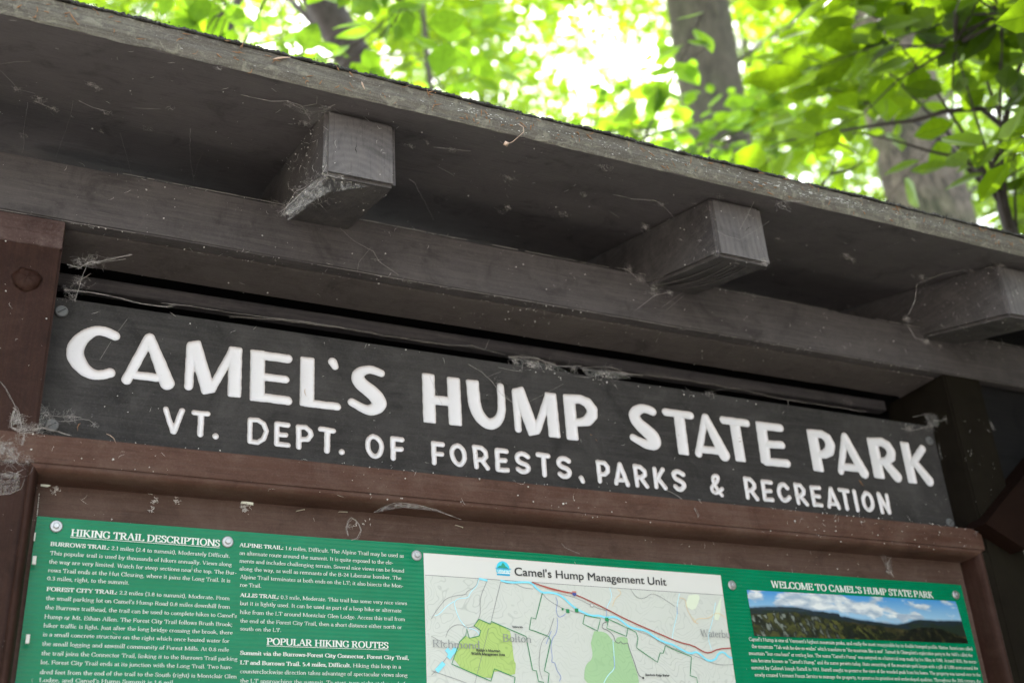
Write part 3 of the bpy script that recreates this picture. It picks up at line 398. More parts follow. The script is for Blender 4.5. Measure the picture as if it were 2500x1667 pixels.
WEBS=[["grey cobweb strung from the soffit to the top corner of the leftmost rafter",[[0.5,[[0.1638,-0.1665,0.3577],[0.1984,-0.1668,0.3576],[0.2131,-0.1778,0.3548],[0.2442,-0.1616,0.359],[0.259,-0.1728,0.3561],[0.2675,-0.1986,0.3493]]],[0.4,[[0.2432,-0.2089,0.3466],[0.2479,-0.1893,0.3517],[0.2316,-0.1682,0.3573]]],[0.4,[[0.2147,-0.1787,0.3545],[0.233,-0.1759,0.3552],[0.2536,-0.1409,0.3644]]],[0.3,[[0.2689,-0.188,0.3521],[0.2861,-0.1748,0.3555]]]],[[[0.221,-0.1715,0.3564],0.0048,25],[[0.2465,-0.1606,0.3592],0.0057,24],[[0.2514,-0.1284,0.3676],0.0043,40],[[0.2578,-0.1843,0.353],0.0057,20]],[[[0.2142,-0.1806,0.352],[0.2354,-0.1753,0.3534],[0.2597,-0.1949,0.3483],[0.2681,-0.187,0.3504],[0.2606,-0.1397,0.3627],[0.2529,-0.1212,0.3675],[0.2388,-0.1538,0.359]]]],["thick dusty cobweb along the lower edge of the leftmost rafter",[[0.4,[[0.2633,-0.184,0.2711],[0.2574,-0.184,0.2575],[0.2749,-0.184,0.2566],[0.2925,-0.184,0.268]]],[0.4,[[0.2784,-0.104,0.3092],[0.2586,-0.104,0.2862],[0.2429,-0.104,0.2635],[0.2275,-0.104,0.2455]]],[0.4,[[0.2712,-0.104,0.2998],[0.2478,-0.104,0.2815],[0.2311,-0.104,0.2421]]]],[[[0.2649,-0.174,0.2629],0.0076,26],[[0.2603,-0.144,0.2684],0.0095,30],[[0.253,-0.124,0.2659],0.0095,30],[[0.2451,-0.104,0.2631],0.0086,26],[[0.2428,-0.064,0.274],0.0067,24],[[0.2671,-0.124,0.2674],0.0124,20],[[0.2807,-0.154,0.2738],0.0067,14],[[0.2451,-0.004,0.3254],0.0057,14]],[[[0.2211,-0.171,0.2152],[0.2418,-0.171,0.2423],[0.2632,-0.171,0.2673],[0.283,-0.171,0.268],[0.3183,-0.171,0.2631],[0.2685,-0.171,0.2428],[0.24,-0.171,0.2167],[0.2169,-0.171,0.1978]],[[0.23,-0.136,0.2303],[0.2585,-0.136,0.2742],[0.2663,-0.136,0.2585],[0.2518,-0.136,0.238],[0.2304,-0.136,0.2163]],[[0.2598,-0.176,0.2632],[0.262,-0.176,0.3074],[0.2656,-0.176,0.3382],[0.2725,-0.176,0.2692],[0.2865,-0.176,0.261]]]],["thin hanging thread below the leftmost rafter across the fascia",[[0.45,[[0.346,-0.004,0.3254],[0.3348,-0.004,0.3069],[0.3553,-0.004,0.2902],[0.3815,-0.004,0.2803],[0.3895,-0.004,0.2661],[0.4164,-0.004,0.2512]]],[0.3,[[0.3775,-0.004,0.2852],[0.3611,-0.004,0.2599],[0.3589,-0.004,0.2439]]],[0.3,[[0.3775,-0.004,0.2681],[0.3952,-0.004,0.2704]]]],[[[0.3883,-0.004,0.2678],0.0024,14]],[]],["cobweb with white egg sacs beside the middle rafter",[[0.5,[[0.6933,-0.1205,0.3697],[0.7245,-0.1199,0.3698],[0.7532,-0.1313,0.3669],[0.7689,-0.1241,0.3688],[0.7914,-0.1067,0.3733],[0.8422,-0.0649,0.3842]]],[0.3,[[0.6633,-0.0178,0.3965],[0.6831,-0.0082,0.399]]],[0.4,[[0.7575,-0.004,0.3281],[0.7778,-0.004,0.3295],[0.7941,-0.004,0.3175]]],[0.4,[[0.7514,-0.054,0.2305],[0.7866,-0.054,0.2604],[0.8154,-0.054,0.2716]]],[0.35,[[0.7896,-0.064,0.2368],[0.8319,-0.064,0.2705]]],[0.35,[[0.7964,-0.064,0.2333],[0.8308,-0.064,0.2631]]],[0.3,[[0.786,-0.044,0.2848],[0.8468,-0.044,0.3234]]],[0.3,[[0.8147,-0.004,0.3391],[0.7927,-0.004,0.3273]]]],[[[0.7687,-0.1244,0.3687],0.0043,40],[[0.7653,-0.084,0.3529],0.0043,50],[[0.799,-0.004,0.3174],0.0043,60],[[0.8144,-0.054,0.2704],0.0038,40],[[0.7616,-0.034,0.3115],0.0057,30],[[0.7896,-0.054,0.2719],0.0086,40]],[]],["wispy cobweb over the end of the middle rafter",[[0.5,[[0.8828,-0.194,0.3624],[0.8639,-0.194,0.3338],[0.8433,-0.194,0.3012]]],[0.3,[[0.8004,-0.194,0.2921],[0.816,-0.194,0.2857],[0.84,-0.194,0.2841],[0.8745,-0.194,0.3079],[0.8975,-0.194,0.3262]]],[0.4,[[0.9254,-0.2368,0.3394],[0.9041,-0.2199,0.3438],[0.9049,-0.2,0.349]]],[0.35,[[0.8538,-0.194,0.2513],[0.8724,-0.194,0.2602],[0.88,-0.194,0.2565],[0.8637,-0.194,0.2501]]]],[[[0.8154,-0.194,0.3551],0.0057,30],[[0.8771,-0.194,0.2559],0.0048,50],[[0.9062,-0.2172,0.3445],0.0086,30],[[0.7942,-0.194,0.2536],0.0033,30]],[]],["dusty cobweb clinging to the side of the rightmost rafter",[[0.7,[[1.2565,-0.104,0.3402],[1.2446,-0.104,0.3089],[1.2213,-0.104,0.2788]]],[0.8,[[1.2704,-0.054,0.2908],[1.2805,-0.054,0.2712],[1.3046,-0.054,0.2684]]],[0.4,[[1.2337,-0.124,0.3253],[1.2977,-0.124,0.356],[1.3677,-0.124,0.3776],[1.4356,-0.124,0.4047]]]],[[[1.2596,-0.064,0.2977],0.0052,60],[[1.3605,-0.004,0.3008],0.0052,70],[[1.3889,-0.004,0.2975],0.0038,40],[[1.3649,-0.1769,0.355],0.0095,50],[[1.3494,-0.1348,0.366],0.0057,20]],[]],["tangled cobweb hanging over the middle of the sign top edge",[[0.9,[[0.6016,0.056,0.185],[0.6249,0.056,0.1897],[0.6482,0.056,0.1897],[0.6783,0.056,0.1826],[0.6951,0.056,0.1839],[0.7197,0.056,0.1886]]],[0.5,[[0.6202,0.056,0.1878],[0.6428,0.056,0.1796],[0.6583,0.056,0.1681]]],[0.5,[[0.5798,0.046,0.1613],[0.6,0.046,0.1598],[0.6159,0.046,0.1598],[0.6189,0.046,0.1716]]],[0.4,[[0.6191,0.046,0.1739],[0.6307,0.046,0.1757],[0.637,0.046,0.1674]]],[0.5,[[0.7001,0.046,0.165],[0.7242,0.046,0.1661],[0.7495,0.046,0.1767],[0.7748,0.046,0.1827],[0.7993,0.046,0.1791]]],[0.4,[[0.7219,0.056,0.1866],[0.7694,0.056,0.1947],[0.7936,0.056,0.1875],[0.8239,0.056,0.187]]],[0.6,[[0.5318,0.096,0.2113],[0.5638,0.096,0.2163],[0.5844,0.096,0.2125],[0.5923,0.096,0.2303]]],[0.4,[[0.5844,0.096,0.2125],[0.6169,0.096,0.2092]]],[0.5,[[0.5355,0.046,0.1593],[0.5548,0.046,0.151],[0.5696,0.046,0.1376],[0.582,0.046,0.1216],[0.5991,0.046,0.1107]]],[0.3,[[0.5839,0.046,0.1552],[0.561,0.046,0.143]]],[0.4,[[0.6063,0.066,0.1857],[0.6076,0.066,0.1698],[0.6355,0.066,0.1715]]],[0.3,[[0.6839,0.066,0.1879],[0.6875,0.066,0.1743],[0.7163,0.066,0.1737]]]],[[[0.6395,0.056,0.1787],0.0105,60],[[0.6655,0.056,0.176],0.0095,50],[[0.706,0.056,0.1819],0.0067,40],[[0.6138,0.056,0.1813],0.0057,40],[[0.7573,0.051,0.1772],0.0114,60],[[0.5806,0.051,0.1426],0.0067,20]],[[[0.6006,0.054,0.184],[0.6772,0.054,0.1815],[0.7095,0.054,0.1687],[0.62,0.054,0.1639]],[[0.7158,0.054,0.1848],[0.7923,0.054,0.1864],[0.8014,0.054,0.1782],[0.7287,0.054,0.1679]]]],["pink dusty thread stretched along the dark gap over the sign",[[0.8,[[0.2243,0.136,0.2258],[0.303,0.136,0.2322],[0.3794,0.136,0.2339],[0.4588,0.136,0.2324],[0.5487,0.136,0.2326]]],[0.7,[[0.8106,0.136,0.2293],[0.9165,0.136,0.2337],[1.019,0.136,0.2335],[1.084,0.136,0.2313],[1.1418,0.136,0.2263],[1.2546,0.136,0.2259],[1.3314,0.136,0.2257]]],[0.6,[[1.0925,0.056,0.183],[1.0871,0.056,0.1635]]],[0.5,[[0.9341,0.056,0.1658],[0.9412,0.056,0.1766],[0.9757,0.056,0.1887]]]],[[[0.9364,0.056,0.163],0.0043,40],[[1.2929,0.136,0.2363],0.0067,30],[[0.9358,0.046,0.1683],0.0057,30]],[]],["ragged cobweb in the top left corner between post and sign",[[0.7,[[0.008,0.016,0.1981],[0.0213,0.016,0.1967],[0.0334,0.016,0.2071],[0.0432,0.016,0.2091],[0.056,0.016,0.2157],[0.0789,0.016,0.2264]]],[0.6,[[0.0307,0.026,0.2122],[0.0275,0.026,0.1953],[0.0247,0.026,0.1748],[0.0217,0.026,0.1565]]],[0.7,[[0.0093,0.036,0.1753],[0.0438,0.036,0.1775],[0.0693,0.036,0.1751],[0.0865,0.036,0.1731],[0.1125,0.036,0.1716],[0.1298,0.036,0.1736],[0.1383,0.036,0.1781]]],[0.4,[[0.0109,0.036,0.2057],[0.0382,0.036,0.2171],[0.0745,0.036,0.2305]]],[0.4,[[0.0158,0.046,0.1857],[0.0278,0.046,0.1981],[0.0369,0.046,0.2079]]],[0.5,[[0.1221,0.046,0.1825],[0.1575,0.046,0.1845],[0.2123,0.046,0.1836],[0.2498,0.046,0.1847],[0.3074,0.046,0.1869],[0.3574,0.046,0.1865]]],[0.3,[[0.0106,0.046,0.1727],[0.0244,0.046,0.1672],[0.0169,0.046,0.1759]]]],[[[0.0197,0.026,0.2096],0.0067,40],[[0.0357,0.026,0.2127],0.0076,50],[[0.0254,0.036,0.1878],0.0067,40],[[0.0186,0.046,0.175],0.0057,40],[[0.0118,0.036,0.1769],0.0038,30]],[]],["old silk nest where the left post meets the rail under the sign",[[1.2,[[-0.0273,-0.004,0.0023],[-0.0216,-0.004,-0.0019],[-0.0177,-0.004,-0.0124],[-0.0157,-0.004,-0.0194],[-0.0177,-0.004,-0.0245],[-0.0265,-0.004,-0.0207],[-0.0272,-0.004,-0.0111],[-0.0259,-0.004,-0.0012]]],[1.3,[[-0.0265,-0.004,-0.0207],[-0.0177,-0.004,-0.0245],[-0.0065,-0.004,-0.0219],[0.0034,-0.004,-0.0171],[0.0067,-0.004,-0.0179]]],[0.8,[[0.0068,-0.004,-0.0185],[0.0197,-0.004,-0.0201],[0.0339,-0.004,-0.0227]]],[0.7,[[-0.0138,-0.004,-0.0228],[-0.013,-0.004,-0.0335],[-0.0141,-0.004,-0.0409]]],[0.5,[[-0.0446,-0.004,0.0309],[-0.0373,-0.004,0.0232],[-0.0286,-0.004,0.0083],[-0.0251,-0.004,0.0014]]],[0.6,[[0.0065,0.036,0.0141],[0.0209,0.036,0.0139],[0.0363,0.036,0.0159],[0.0453,0.036,0.0151]]],[0.5,[[0.0215,0.036,0.0083],[0.0347,0.036,0.0099],[0.0455,0.036,0.0138],[0.0534,0.036,0.0135],[0.0595,0.036,0.0091]]],[0.5,[[-0.028,-0.004,-0.0959],[-0.0181,-0.004,-0.0945],[-0.0087,-0.004,-0.0884],[-0.0061,-0.004,-0.0766]]],[0.4,[[-0.0243,-0.004,-0.0702],[-0.0159,-0.004,-0.0717],[-0.0094,-0.004,-0.0664]]],[0.3,[[-0.0022,0.036,0.0321],[0.0018,0.036,0.0262],[0.0092,0.036,0.0195]]]],[[[-0.022,-0.004,-0.0117],0.0057,70],[[-0.0134,-0.004,-0.0216],0.0048,60],[[-0.0013,-0.004,-0.0192],0.0057,60],[[0.0072,0.026,0.0088],0.0067,60],[[0.0122,0.036,0.0034],0.0057,50],[[0.0597,0.036,0.0092],0.0029,25],[[0.0326,0.036,0.0144],0.0057,40],[[-0.0286,-0.004,-0.0454],0.0086,50],[[-0.0161,-0.004,-0.0323],0.0043,30],[[-0.0058,-0.004,-0.0568],0.0043,40],[[-0.0203,-0.004,-0.063],0.0105,30]],[[[-0.0026,0.024,0.0271],[0.0091,0.024,0.0108],[0.0067,0.024,-0.0058],[-0.0129,0.024,-0.0131],[-0.0041,0.024,0.0029]],[[-0.0355,-0.006,-0.0393],[-0.0234,-0.006,-0.0379],[-0.0135,-0.006,-0.051],[-0.0184,-0.006,-0.061],[-0.0325,-0.006,-0.0625]],[[-0.031,-0.006,-0.0739],[-0.013,-0.006,-0.0721],[-0.0088,-0.006,-0.0891],[-0.0181,-0.006,-0.0957],[-0.0279,-0.006,-0.0977]],[[-0.0279,-0.006,-0.0023],[-0.0204,-0.006,-0.0038],[-0.0166,-0.006,-0.0179],[-0.0258,-0.006,-0.019]]]],["dusty web drawn across the top right corner of the sign",[[0.8,[[1.3102,0.046,0.1569],[1.33,0.046,0.1551],[1.3542,0.046,0.1622],[1.3827,0.046,0.1712],[1.4031,0.046,0.1694],[1.4028,0.046,0.1538],[1.3951,0.046,0.1249],[1.3851,0.046,0.1086]]],[0.8,[[1.3521,0.016,0.1641],[1.3734,0.016,0.1667],[1.3899,0.016,0.1758],[1.4194,0.016,0.1809],[1.4438,0.016,0.1796],[1.4702,0.016,0.1786],[1.4875,0.016,0.1764],[1.4897,0.016,0.1666]]],[0.5,[[1.3318,0.036,0.1765],[1.3691,0.036,0.1868],[1.414,0.036,0.1911]]],[0.5,[[1.3836,0.036,0.1131],[1.3957,0.036,0.1075],[1.4065,0.036,0.1086]]]],[[[1.3286,0.046,0.1595],0.0067,50],[[1.3808,0.046,0.1695],0.0076,70],[[1.3944,0.036,0.1709],0.0067,60],[[1.4005,0.046,0.1496],0.0043,50],[[1.3917,0.046,0.1231],0.0043,50],[[1.4139,0.016,0.1787],0.0067,60],[[1.4571,0.006,0.1719],0.0057,60],[[1.3883,0.016,0.1696],0.0057,50],[[1.4735,0.006,0.165],0.0048,30]],[[[1.3899,0.044,0.1727],[1.4086,0.044,0.1707],[1.3984,0.044,0.1134],[1.3797,0.044,0.1087],[1.3889,0.044,0.1514]],[[1.3571,0.034,0.1817],[1.4158,0.034,0.1919],[1.4081,0.034,0.1781],[1.3775,0.034,0.1631],[1.3597,0.034,0.1609]]]],["thin arc of web across the rounded moulding",[[0.5,[[0.3766,-0.014,-0.0849],[0.3849,-0.014,-0.079],[0.3923,-0.014,-0.0753],[0.4028,-0.014,-0.0707],[0.4135,-0.014,-0.0693],[0.4295,-0.014,-0.0694],[0.4403,-0.014,-0.0711],[0.4564,-0.014,-0.075],[0.4673,-0.014,-0.0783],[0.4891,-0.014,-0.0839]]],[0.3,[[0.437,-0.014,-0.0714],[0.4565,-0.014,-0.0739],[0.4782,-0.014,-0.0806]]]],[],[[[0.3766,-0.014,-0.0849],[0.3923,-0.014,-0.0753],[0.4135,-0.014,-0.0693],[0.4403,-0.014,-0.0711],[0.4673,-0.014,-0.0783],[0.4401,-0.014,-0.0753],[0.4134,-0.014,-0.0755],[0.3922,-0.014,-0.0805]]]],["loop of pale web stuck on the brown board over the poster",[[0.8,[[0.362,0.024,-0.0805],[0.3673,0.024,-0.0832],[0.3715,0.024,-0.0881],[0.3742,0.024,-0.0951],[0.3695,0.024,-0.1048],[0.3622,0.024,-0.1084]]],[1.1,[[0.362,0.024,-0.0805],[0.3579,0.024,-0.086],[0.3564,0.024,-0.0944],[0.358,0.024,-0.1036]]]],[[[0.3595,0.024,-0.0918],0.0024,25]],[]],["small torn web above the right part of the poster",[[0.5,[[1.2088,0.024,-0.0721],[1.1994,0.024,-0.083],[1.1961,0.024,-0.0896],[1.201,0.024,-0.0957],[1.2055,0.024,-0.103]]],[0.4,[[1.1906,0.024,-0.0733],[1.1935,0.024,-0.0872]]],[0.4,[[1.0555,0.024,-0.0737],[1.0567,0.024,-0.0786]]],[0.4,[[0.6466,0.024,-0.0914],[0.6511,0.024,-0.0966],[0.6619,0.024,-0.1004],[0.6726,0.024,-0.1041]]]],[[[1.1984,0.024,-0.0848],0.0043,35],[[1.1957,0.024,-0.0736],0.0038,20]],[[[1.2048,0.022,-0.0742],[1.2039,0.022,-0.1023],[1.1892,0.022,-0.0969],[1.1942,0.022,-0.0839]]]],["old strands hanging from the soffit left of the rafters",[[0.5,[[-0.0619,-0.0105,0.3984],[-0.0623,0.0379,0.411],[-0.0627,0.0895,0.4245],[-0.0601,0.1315,0.4354],[-0.0612,0.1722,0.446]]],[0.35,[[-0.0125,-0.0443,0.3896],[-0.0118,0.0078,0.4031],[-0.0141,0.0708,0.4196],[-0.0186,0.1639,0.4439]]],[0.5,[[-0.0556,-0.0188,0.3962],[-0.0436,-0.0119,0.398],[-0.0298,-0.0058,0.3996]]],[0.4,[[-0.0061,-0.0481,0.3886],[0.0135,-0.0363,0.3916],[0.0257,-0.034,0.3922],[0.0343,-0.0343,0.3922]]],[0.5,[[0.1279,-0.0356,0.3918],[0.138,0.0224,0.4069],[0.1472,0.0742,0.4205],[0.1651,0.1473,0.4395]]],[0.3,[[0.1572,0.0332,0.4098],[0.1579,0.0796,0.4219],[0.1644,0.138,0.4371]]],[0.3,[[0.0501,0.0269,0.4081],[0.0656,0.0948,0.4258],[0.0834,0.1754,0.4469]]],[0.3,[[-0.0952,-0.1034,0.3742],[-0.0804,-0.118,0.3703],[-0.0641,-0.1294,0.3674]]],[0.3,[[-0.0949,-0.0874,0.3783],[-0.0816,-0.0615,0.3851],[-0.0747,-0.0438,0.3897],[-0.0552,-0.0419,0.3902]]],[0.3,[[0.0536,-0.0601,0.3854],[0.0696,-0.0687,0.3832],[0.0859,-0.0755,0.3814]]]],[[[-0.0498,-0.0293,0.3935],0.0048,60],[[-0.0308,-0.0078,0.3991],0.0038,40],[[-0.0755,-0.0432,0.3899],0.0038,30],[[0.0024,-0.1035,0.3741],0.0033,40],[[0.0107,-0.0975,0.3757],0.0029,30],[[0.0954,-0.0866,0.3785],0.0033,20],[[0.0278,0.0344,0.4101],0.0024,15],[[0.0828,-0.006,0.3996],0.0043,15],[[0.0276,-0.029,0.3936],0.0043,20],[[-0.0623,0.1021,0.4277],0.0033,30],[[0.1268,-0.2203,0.3437],0.0029,25]],[]],["scraps of web and lint on the soffit between the two nearer rafters",[[0.4,[[0.4157,-0.1409,0.3644],[0.4385,-0.1493,0.3622],[0.4607,-0.1546,0.3608]]],[0.5,[[0.4267,-0.0218,0.3954],[0.4386,-0.0133,0.3977],[0.4502,0.0056,0.4026],[0.4847,0.0596,0.4167],[0.5177,0.113,0.4306]]],[0.3,[[0.4445,-0.0848,0.379],[0.4751,-0.0674,0.3835]]],[0.3,[[0.7259,-0.0577,0.3861],[0.7494,-0.0433,0.3898]]],[0.3,[[0.5507,-0.1204,0.3697],[0.5429,-0.1002,0.375],[0.5578,-0.097,0.3758]]]],[[[0.438,-0.1479,0.3625],0.0038,35],[[0.5429,-0.1001,0.375],0.0052,45],[[0.5898,0.0029,0.4019],0.0043,60],[[0.5906,0.0227,0.407],0.0057,30],[[0.6349,-0.2007,0.3488],0.0067,30],[[0.6568,-0.1012,0.3747],0.0033,30],[[0.6699,-0.0134,0.3976],0.0057,35],[[0.403,-0.1538,0.361],0.0038,15],[[0.3887,-0.1317,0.3668],0.0043,25]],[]],["scraps of lint on the soffit between the middle and rightmost rafters",[[0.3,[[1.2543,-0.0782,0.3807],[1.2533,-0.0919,0.3772]]],[0.3,[[1.16,-0.1508,0.3618],[1.1569,-0.178,0.3547]]]],[[[1.1368,-0.0857,0.3788],0.0067,60],[[1.156,-0.0782,0.3807],0.0043,40],[[1.0002,-0.0917,0.3772],0.0038,25],[[1.307,-0.0732,0.382],0.0067,45],[[1.3004,-0.0603,0.3854],0.0024,20],[[1.3436,0.1372,0.4369],0.0029,30],[[1.1654,-0.1974,0.3496],0.0029,15]],[]],["taut single thread running down across the letter C",[[0.35,[[0.0826,0.026,0.1434],[0.0733,0.026,0.1253]]],[0.35,[[0.0673,0.026,0.1107],[0.0566,0.026,0.0853]]]],[],[]],["slack thread tying the sign top to the letters U and M",[[0.35,[[0.6704,0.026,0.1398],[0.6441,0.026,0.1235],[0.6158,0.026,0.1059]]],[0.35,[[0.4752,0.041,0.1303],[0.4853,0.041,0.1059],[0.492,0.041,0.0911]]],[0.3,[[0.5857,0.041,0.1194],[0.5951,0.041,0.1082]]]],[[[0.5768,0.041,0.1346],0.0029,20]],[]],["pale smear of thread running from the letter K to the rail",[[0.7,[[0.8317,0.041,0.004],[0.8492,0.041,-0.0029],[0.8616,0.041,-0.0122],[0.8711,0.041,-0.018]]],[0.8,[[0.8423,-0.004,-0.036],[0.847,-0.004,-0.045],[0.8464,-0.004,-0.0485]]]],[],[]]]
# ------------------------------------------------------------------ setting: forest floor
GZ = -2.1
nx = 60; xs = np.linspace(-1, 1, nx); g = np.sign(xs) * np.abs(xs) ** 2.4 * 260
V = []; 
for yy in g:
    for xx in g:
        r = math.hypot(xx, yy)
        V.append((xx, yy, GZ + (noise.noise(Vector((xx, yy, 0)) * .25) * .12 + noise.noise(Vector((xx, yy, 3)) * .05) * .9) * min(1, max(0, (r - 2.0) / 5))))
F = [(j * nx + i, j * nx + i + 1, (j + 1) * nx + i + 1, (j + 1) * nx + i) for j in range(nx - 1) for i in range(nx - 1)]
tag(mesh_obj('ground', V, F, M['ground'], smooth=True), kind='structure')

# ------------------------------------------------------------------ kiosk
ZC0, ZC1 = .24855, .32818           # header beam bottom / top
YE, ZT, ZB, SL, WR = -.17875, .35851, .26282, .26077, .09
YR, ZR2 = -.2237, .38466
kiosk = empty('trail_kiosk', (0.65, 0.1, GZ))
tag(kiosk, 'dark brown painted wooden trail kiosk with shed roof and square rafter ends', 'kiosk')
def zs(y): return ZT + SL * (y - YE)

p1 = board('post', (-.165, 0, GZ), (0, .14, ZC0 - .001), M['post'], kiosk, .003)
p1['label'] = 'red brown left post with a plugged bolt hole'
cap = board('faded_band', (-.164, -.0012, .2080), (-.001, .01, ZC0 - .003), M['post_cap'], p1, .0006)
# domed plug in the post
mb = MB()
px0, pz0 = -.0334, .1615
rings = [(.0155, .0), (.0150, -.0018), (.0120, -.0045), (.0075, -.0062), (.0, -.0068)]
vs = []
for ri, (rr, yy) in enumerate(rings):
    for kk in range(24):
        a = 2 * math.pi * kk / 24
        w = 1 + .06 * math.sin(3 * a + ri) + .04 * math.sin(7 * a)
        vs.append((px0 + rr * w * math.cos(a) * 1.02, yy - .001 + .0006 * math.sin(5 * a + ri), pz0 + rr * w * math.sin(a) * .92))
fs = [(r * 24 + i, r * 24 + (i + 1) % 24, (r + 1) * 24 + (i + 1) % 24, (r + 1) * 24 + i) for r in range(4) for i in range(24)]
mb.add(vs, fs); mb.build('bolt_plug', M['post'], p1, True)
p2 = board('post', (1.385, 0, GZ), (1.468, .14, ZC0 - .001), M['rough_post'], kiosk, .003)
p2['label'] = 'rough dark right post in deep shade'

board('header_beam', (-1.1, .0215, ZC0), (2.0, .107, ZC1), M['beam'], kiosk, .003, wob=.0012, cuts=60)
board('fascia_board', (-1.1, 0.0, ZC0 - .0005), (2.0, .0205, ZC1 + .0005), M['dark_x'], kiosk, .0018, wob=.0012, cuts=60)
board('back_rail', (0.002, .14, .2365), (1.384, .158, .2550), M['back_rail'], kiosk, .001)
board('side_closure', (1.405, .141, -1.0), (1.425, .239, .42), M['black'], kiosk, 0)  # both side panels are added to stop sky light leaking in
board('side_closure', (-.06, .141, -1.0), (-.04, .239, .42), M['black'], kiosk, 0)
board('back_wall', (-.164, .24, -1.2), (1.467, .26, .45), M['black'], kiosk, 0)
for x in (.26126, .81238, 1.35527, -.29, 1.9):
    o = board('rafter', (x, YE, ZB), (x + WR, .80, ZT - .0015), M['dark_y'], kiosk, .005, shear=SL, wob=.0006, cuts=20)
    for v_ in o.data.vertices:
        if v_.co.y < YE + .03: v_.co += noise.noise_vector(Vector((v_.co.x * 30 + x * 40, v_.co.z * 30, x * 9))) * .0022
    cr = MB()
    for q_ in range(1):
        cx_ = x + WR * random.uniform(.25, .8); cz_ = random.uniform(ZB + .03, ZT - .02); an_ = random.uniform(-.6, .9) + 1.2; ln_ = random.uniform(.012, .03)
        pp = [(cx_ + math.cos(an_) * ln_ * t_ + .0012 * math.sin(t_ * 9 + q_), YE - .0006, cz_ + math.sin(an_) * ln_ * t_) for t_ in (0, .2, .4, .6, .8, 1)]
        cr.tube(pp, [.0001, .0002, .0003, .0003, .0002, .0001], 4)
    cr.build('drying_crack', M['crack'], o, kind='stuff')
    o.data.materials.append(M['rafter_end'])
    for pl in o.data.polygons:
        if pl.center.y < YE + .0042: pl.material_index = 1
    if x == .81238:
        o['label'] = 'rafter with split and peeling wood under its end'
        mb = MB()
        for i in range(5):                     # splinters peeling from the lower edge
            t = i / 8
            x0 = x + .020 + .058 * t ** .7; pts = []
            for s in range(9):
                q = s / 8
                y = YE + .02 + .155 * q
                z = ZB + SL * (y - YE) - .0012 - .006 * math.sin(q * 3.0) * (.4 + .6 * math.sin(i * 1.9) ** 2)
                pts.append((x0 + .006 * math.sin(q * 2.2 + i * .3) - .022 * q * q, y, z))
            mb.tube(pts, [.0003 + .0011 * math.sin(math.pi * (s + .6) / 9.6) for s in range(9)], 5)
        mb.build('splinter', M['dark_y'], o)
mb = MB()
for z_, y_, w_ in ((ZC1 + .0006, -.0008, .0008), (ZC0 - .0008, .0006, .0006)):
    x = -.3
    while x < 1.75:
        L = random.uniform(.006, .05)
        if noise.noise(Vector((x * 12, z_ * 50, 0))) > -.25:
            mb.tube([(x, y_, z_), (x + L * .5, y_ + random.uniform(-.0003, .0003), z_ + random.uniform(-.0003, .0003)), (x + L, y_, z_)], w_ * random.uniform(.3, .8), 4)
        x += L * random.uniform(.8, 1.3)
mb.build('dust_ridge', M['ridge'], kiosk, kind='stuff')
# roof
yback = .80
def roof_slab(name, x0, x1, mat):
    nX = 700; rows = []
    nS = 10
    V = []; F = []
    for i in range(nX + 1):
        x = x0 + (x1 - x0) * i / nX
        zlo = zs(YR); zhi = ZR2
        for j in range(nS + 1):
            t = j / nS
            z = zlo + (zhi - .004 - zlo) * t
            n1 = noise.noise(Vector((x * 14, z * 300, 1.3))); n2 = noise.noise(Vector((x * 90, z * 900, 4.1)))
            y = YR + .0012 * n1 + .0012 * n2 - (.0015 if .25 < t < .6 else 0)
            if j == 0:
                y += .002; z += .0014 * noise.noise(Vector((x * 25, 0, 9)))
            V.append((x, y, z))
    for i in range(nX):
        for j in range(nS):
            a = i * (nS + 1) + j; F.append((a, a + nS + 1, a + nS + 2, a + 1))
    o = mesh_obj(name, V, F, mat, None, True)
    return o
roof = board('roof_deck', (-1.15, YR + .003, zs(YR)), (2.15, yback, zs(YR) + .028), M['soffit'], kiosk, 0, shear=SL, cuts=2)
for v_ in roof.data.vertices:     # bottom starts exactly at the soffit line
    pass
e = roof_slab('roof_edge', -1.15, 2.15, M['roof_edge']); e.parent = roof
# mineral roofing sheet with ragged lip
nX = 1600; V = []; F = []
for i in range(nX + 1):
    x = -1.15 + 3.3 * i / nX
    rag = .0030 * noise.noise(Vector((x * 60, 2, 0))) + .0022 * noise.noise(Vector((x * 300, 5, 0))) + .003 * noise.noise(Vector((x * 9, 7, 0)))
    top = .0035 + .0022 * abs(noise.noise(Vector((x * 170, 1, 2)))) * 2
    y0 = YR - .003 + rag
    z0 = ZR2 - .0045
    V += [(x, y0 + .002, z0), (x, y0, z0 + .001), (x, y0 + .001, z0 + top), (x, y0 + .01, z0 + top + .003), (x, yback, z0 + SL * (yback - YR) + .006)]
for i in range(nX):
    for j in range(4):
        a = i * 5 + j; F.append((a, a + 5, a + 6, a + 1))
mesh_obj('roofing_felt', V, F, M['roofing'], roof)
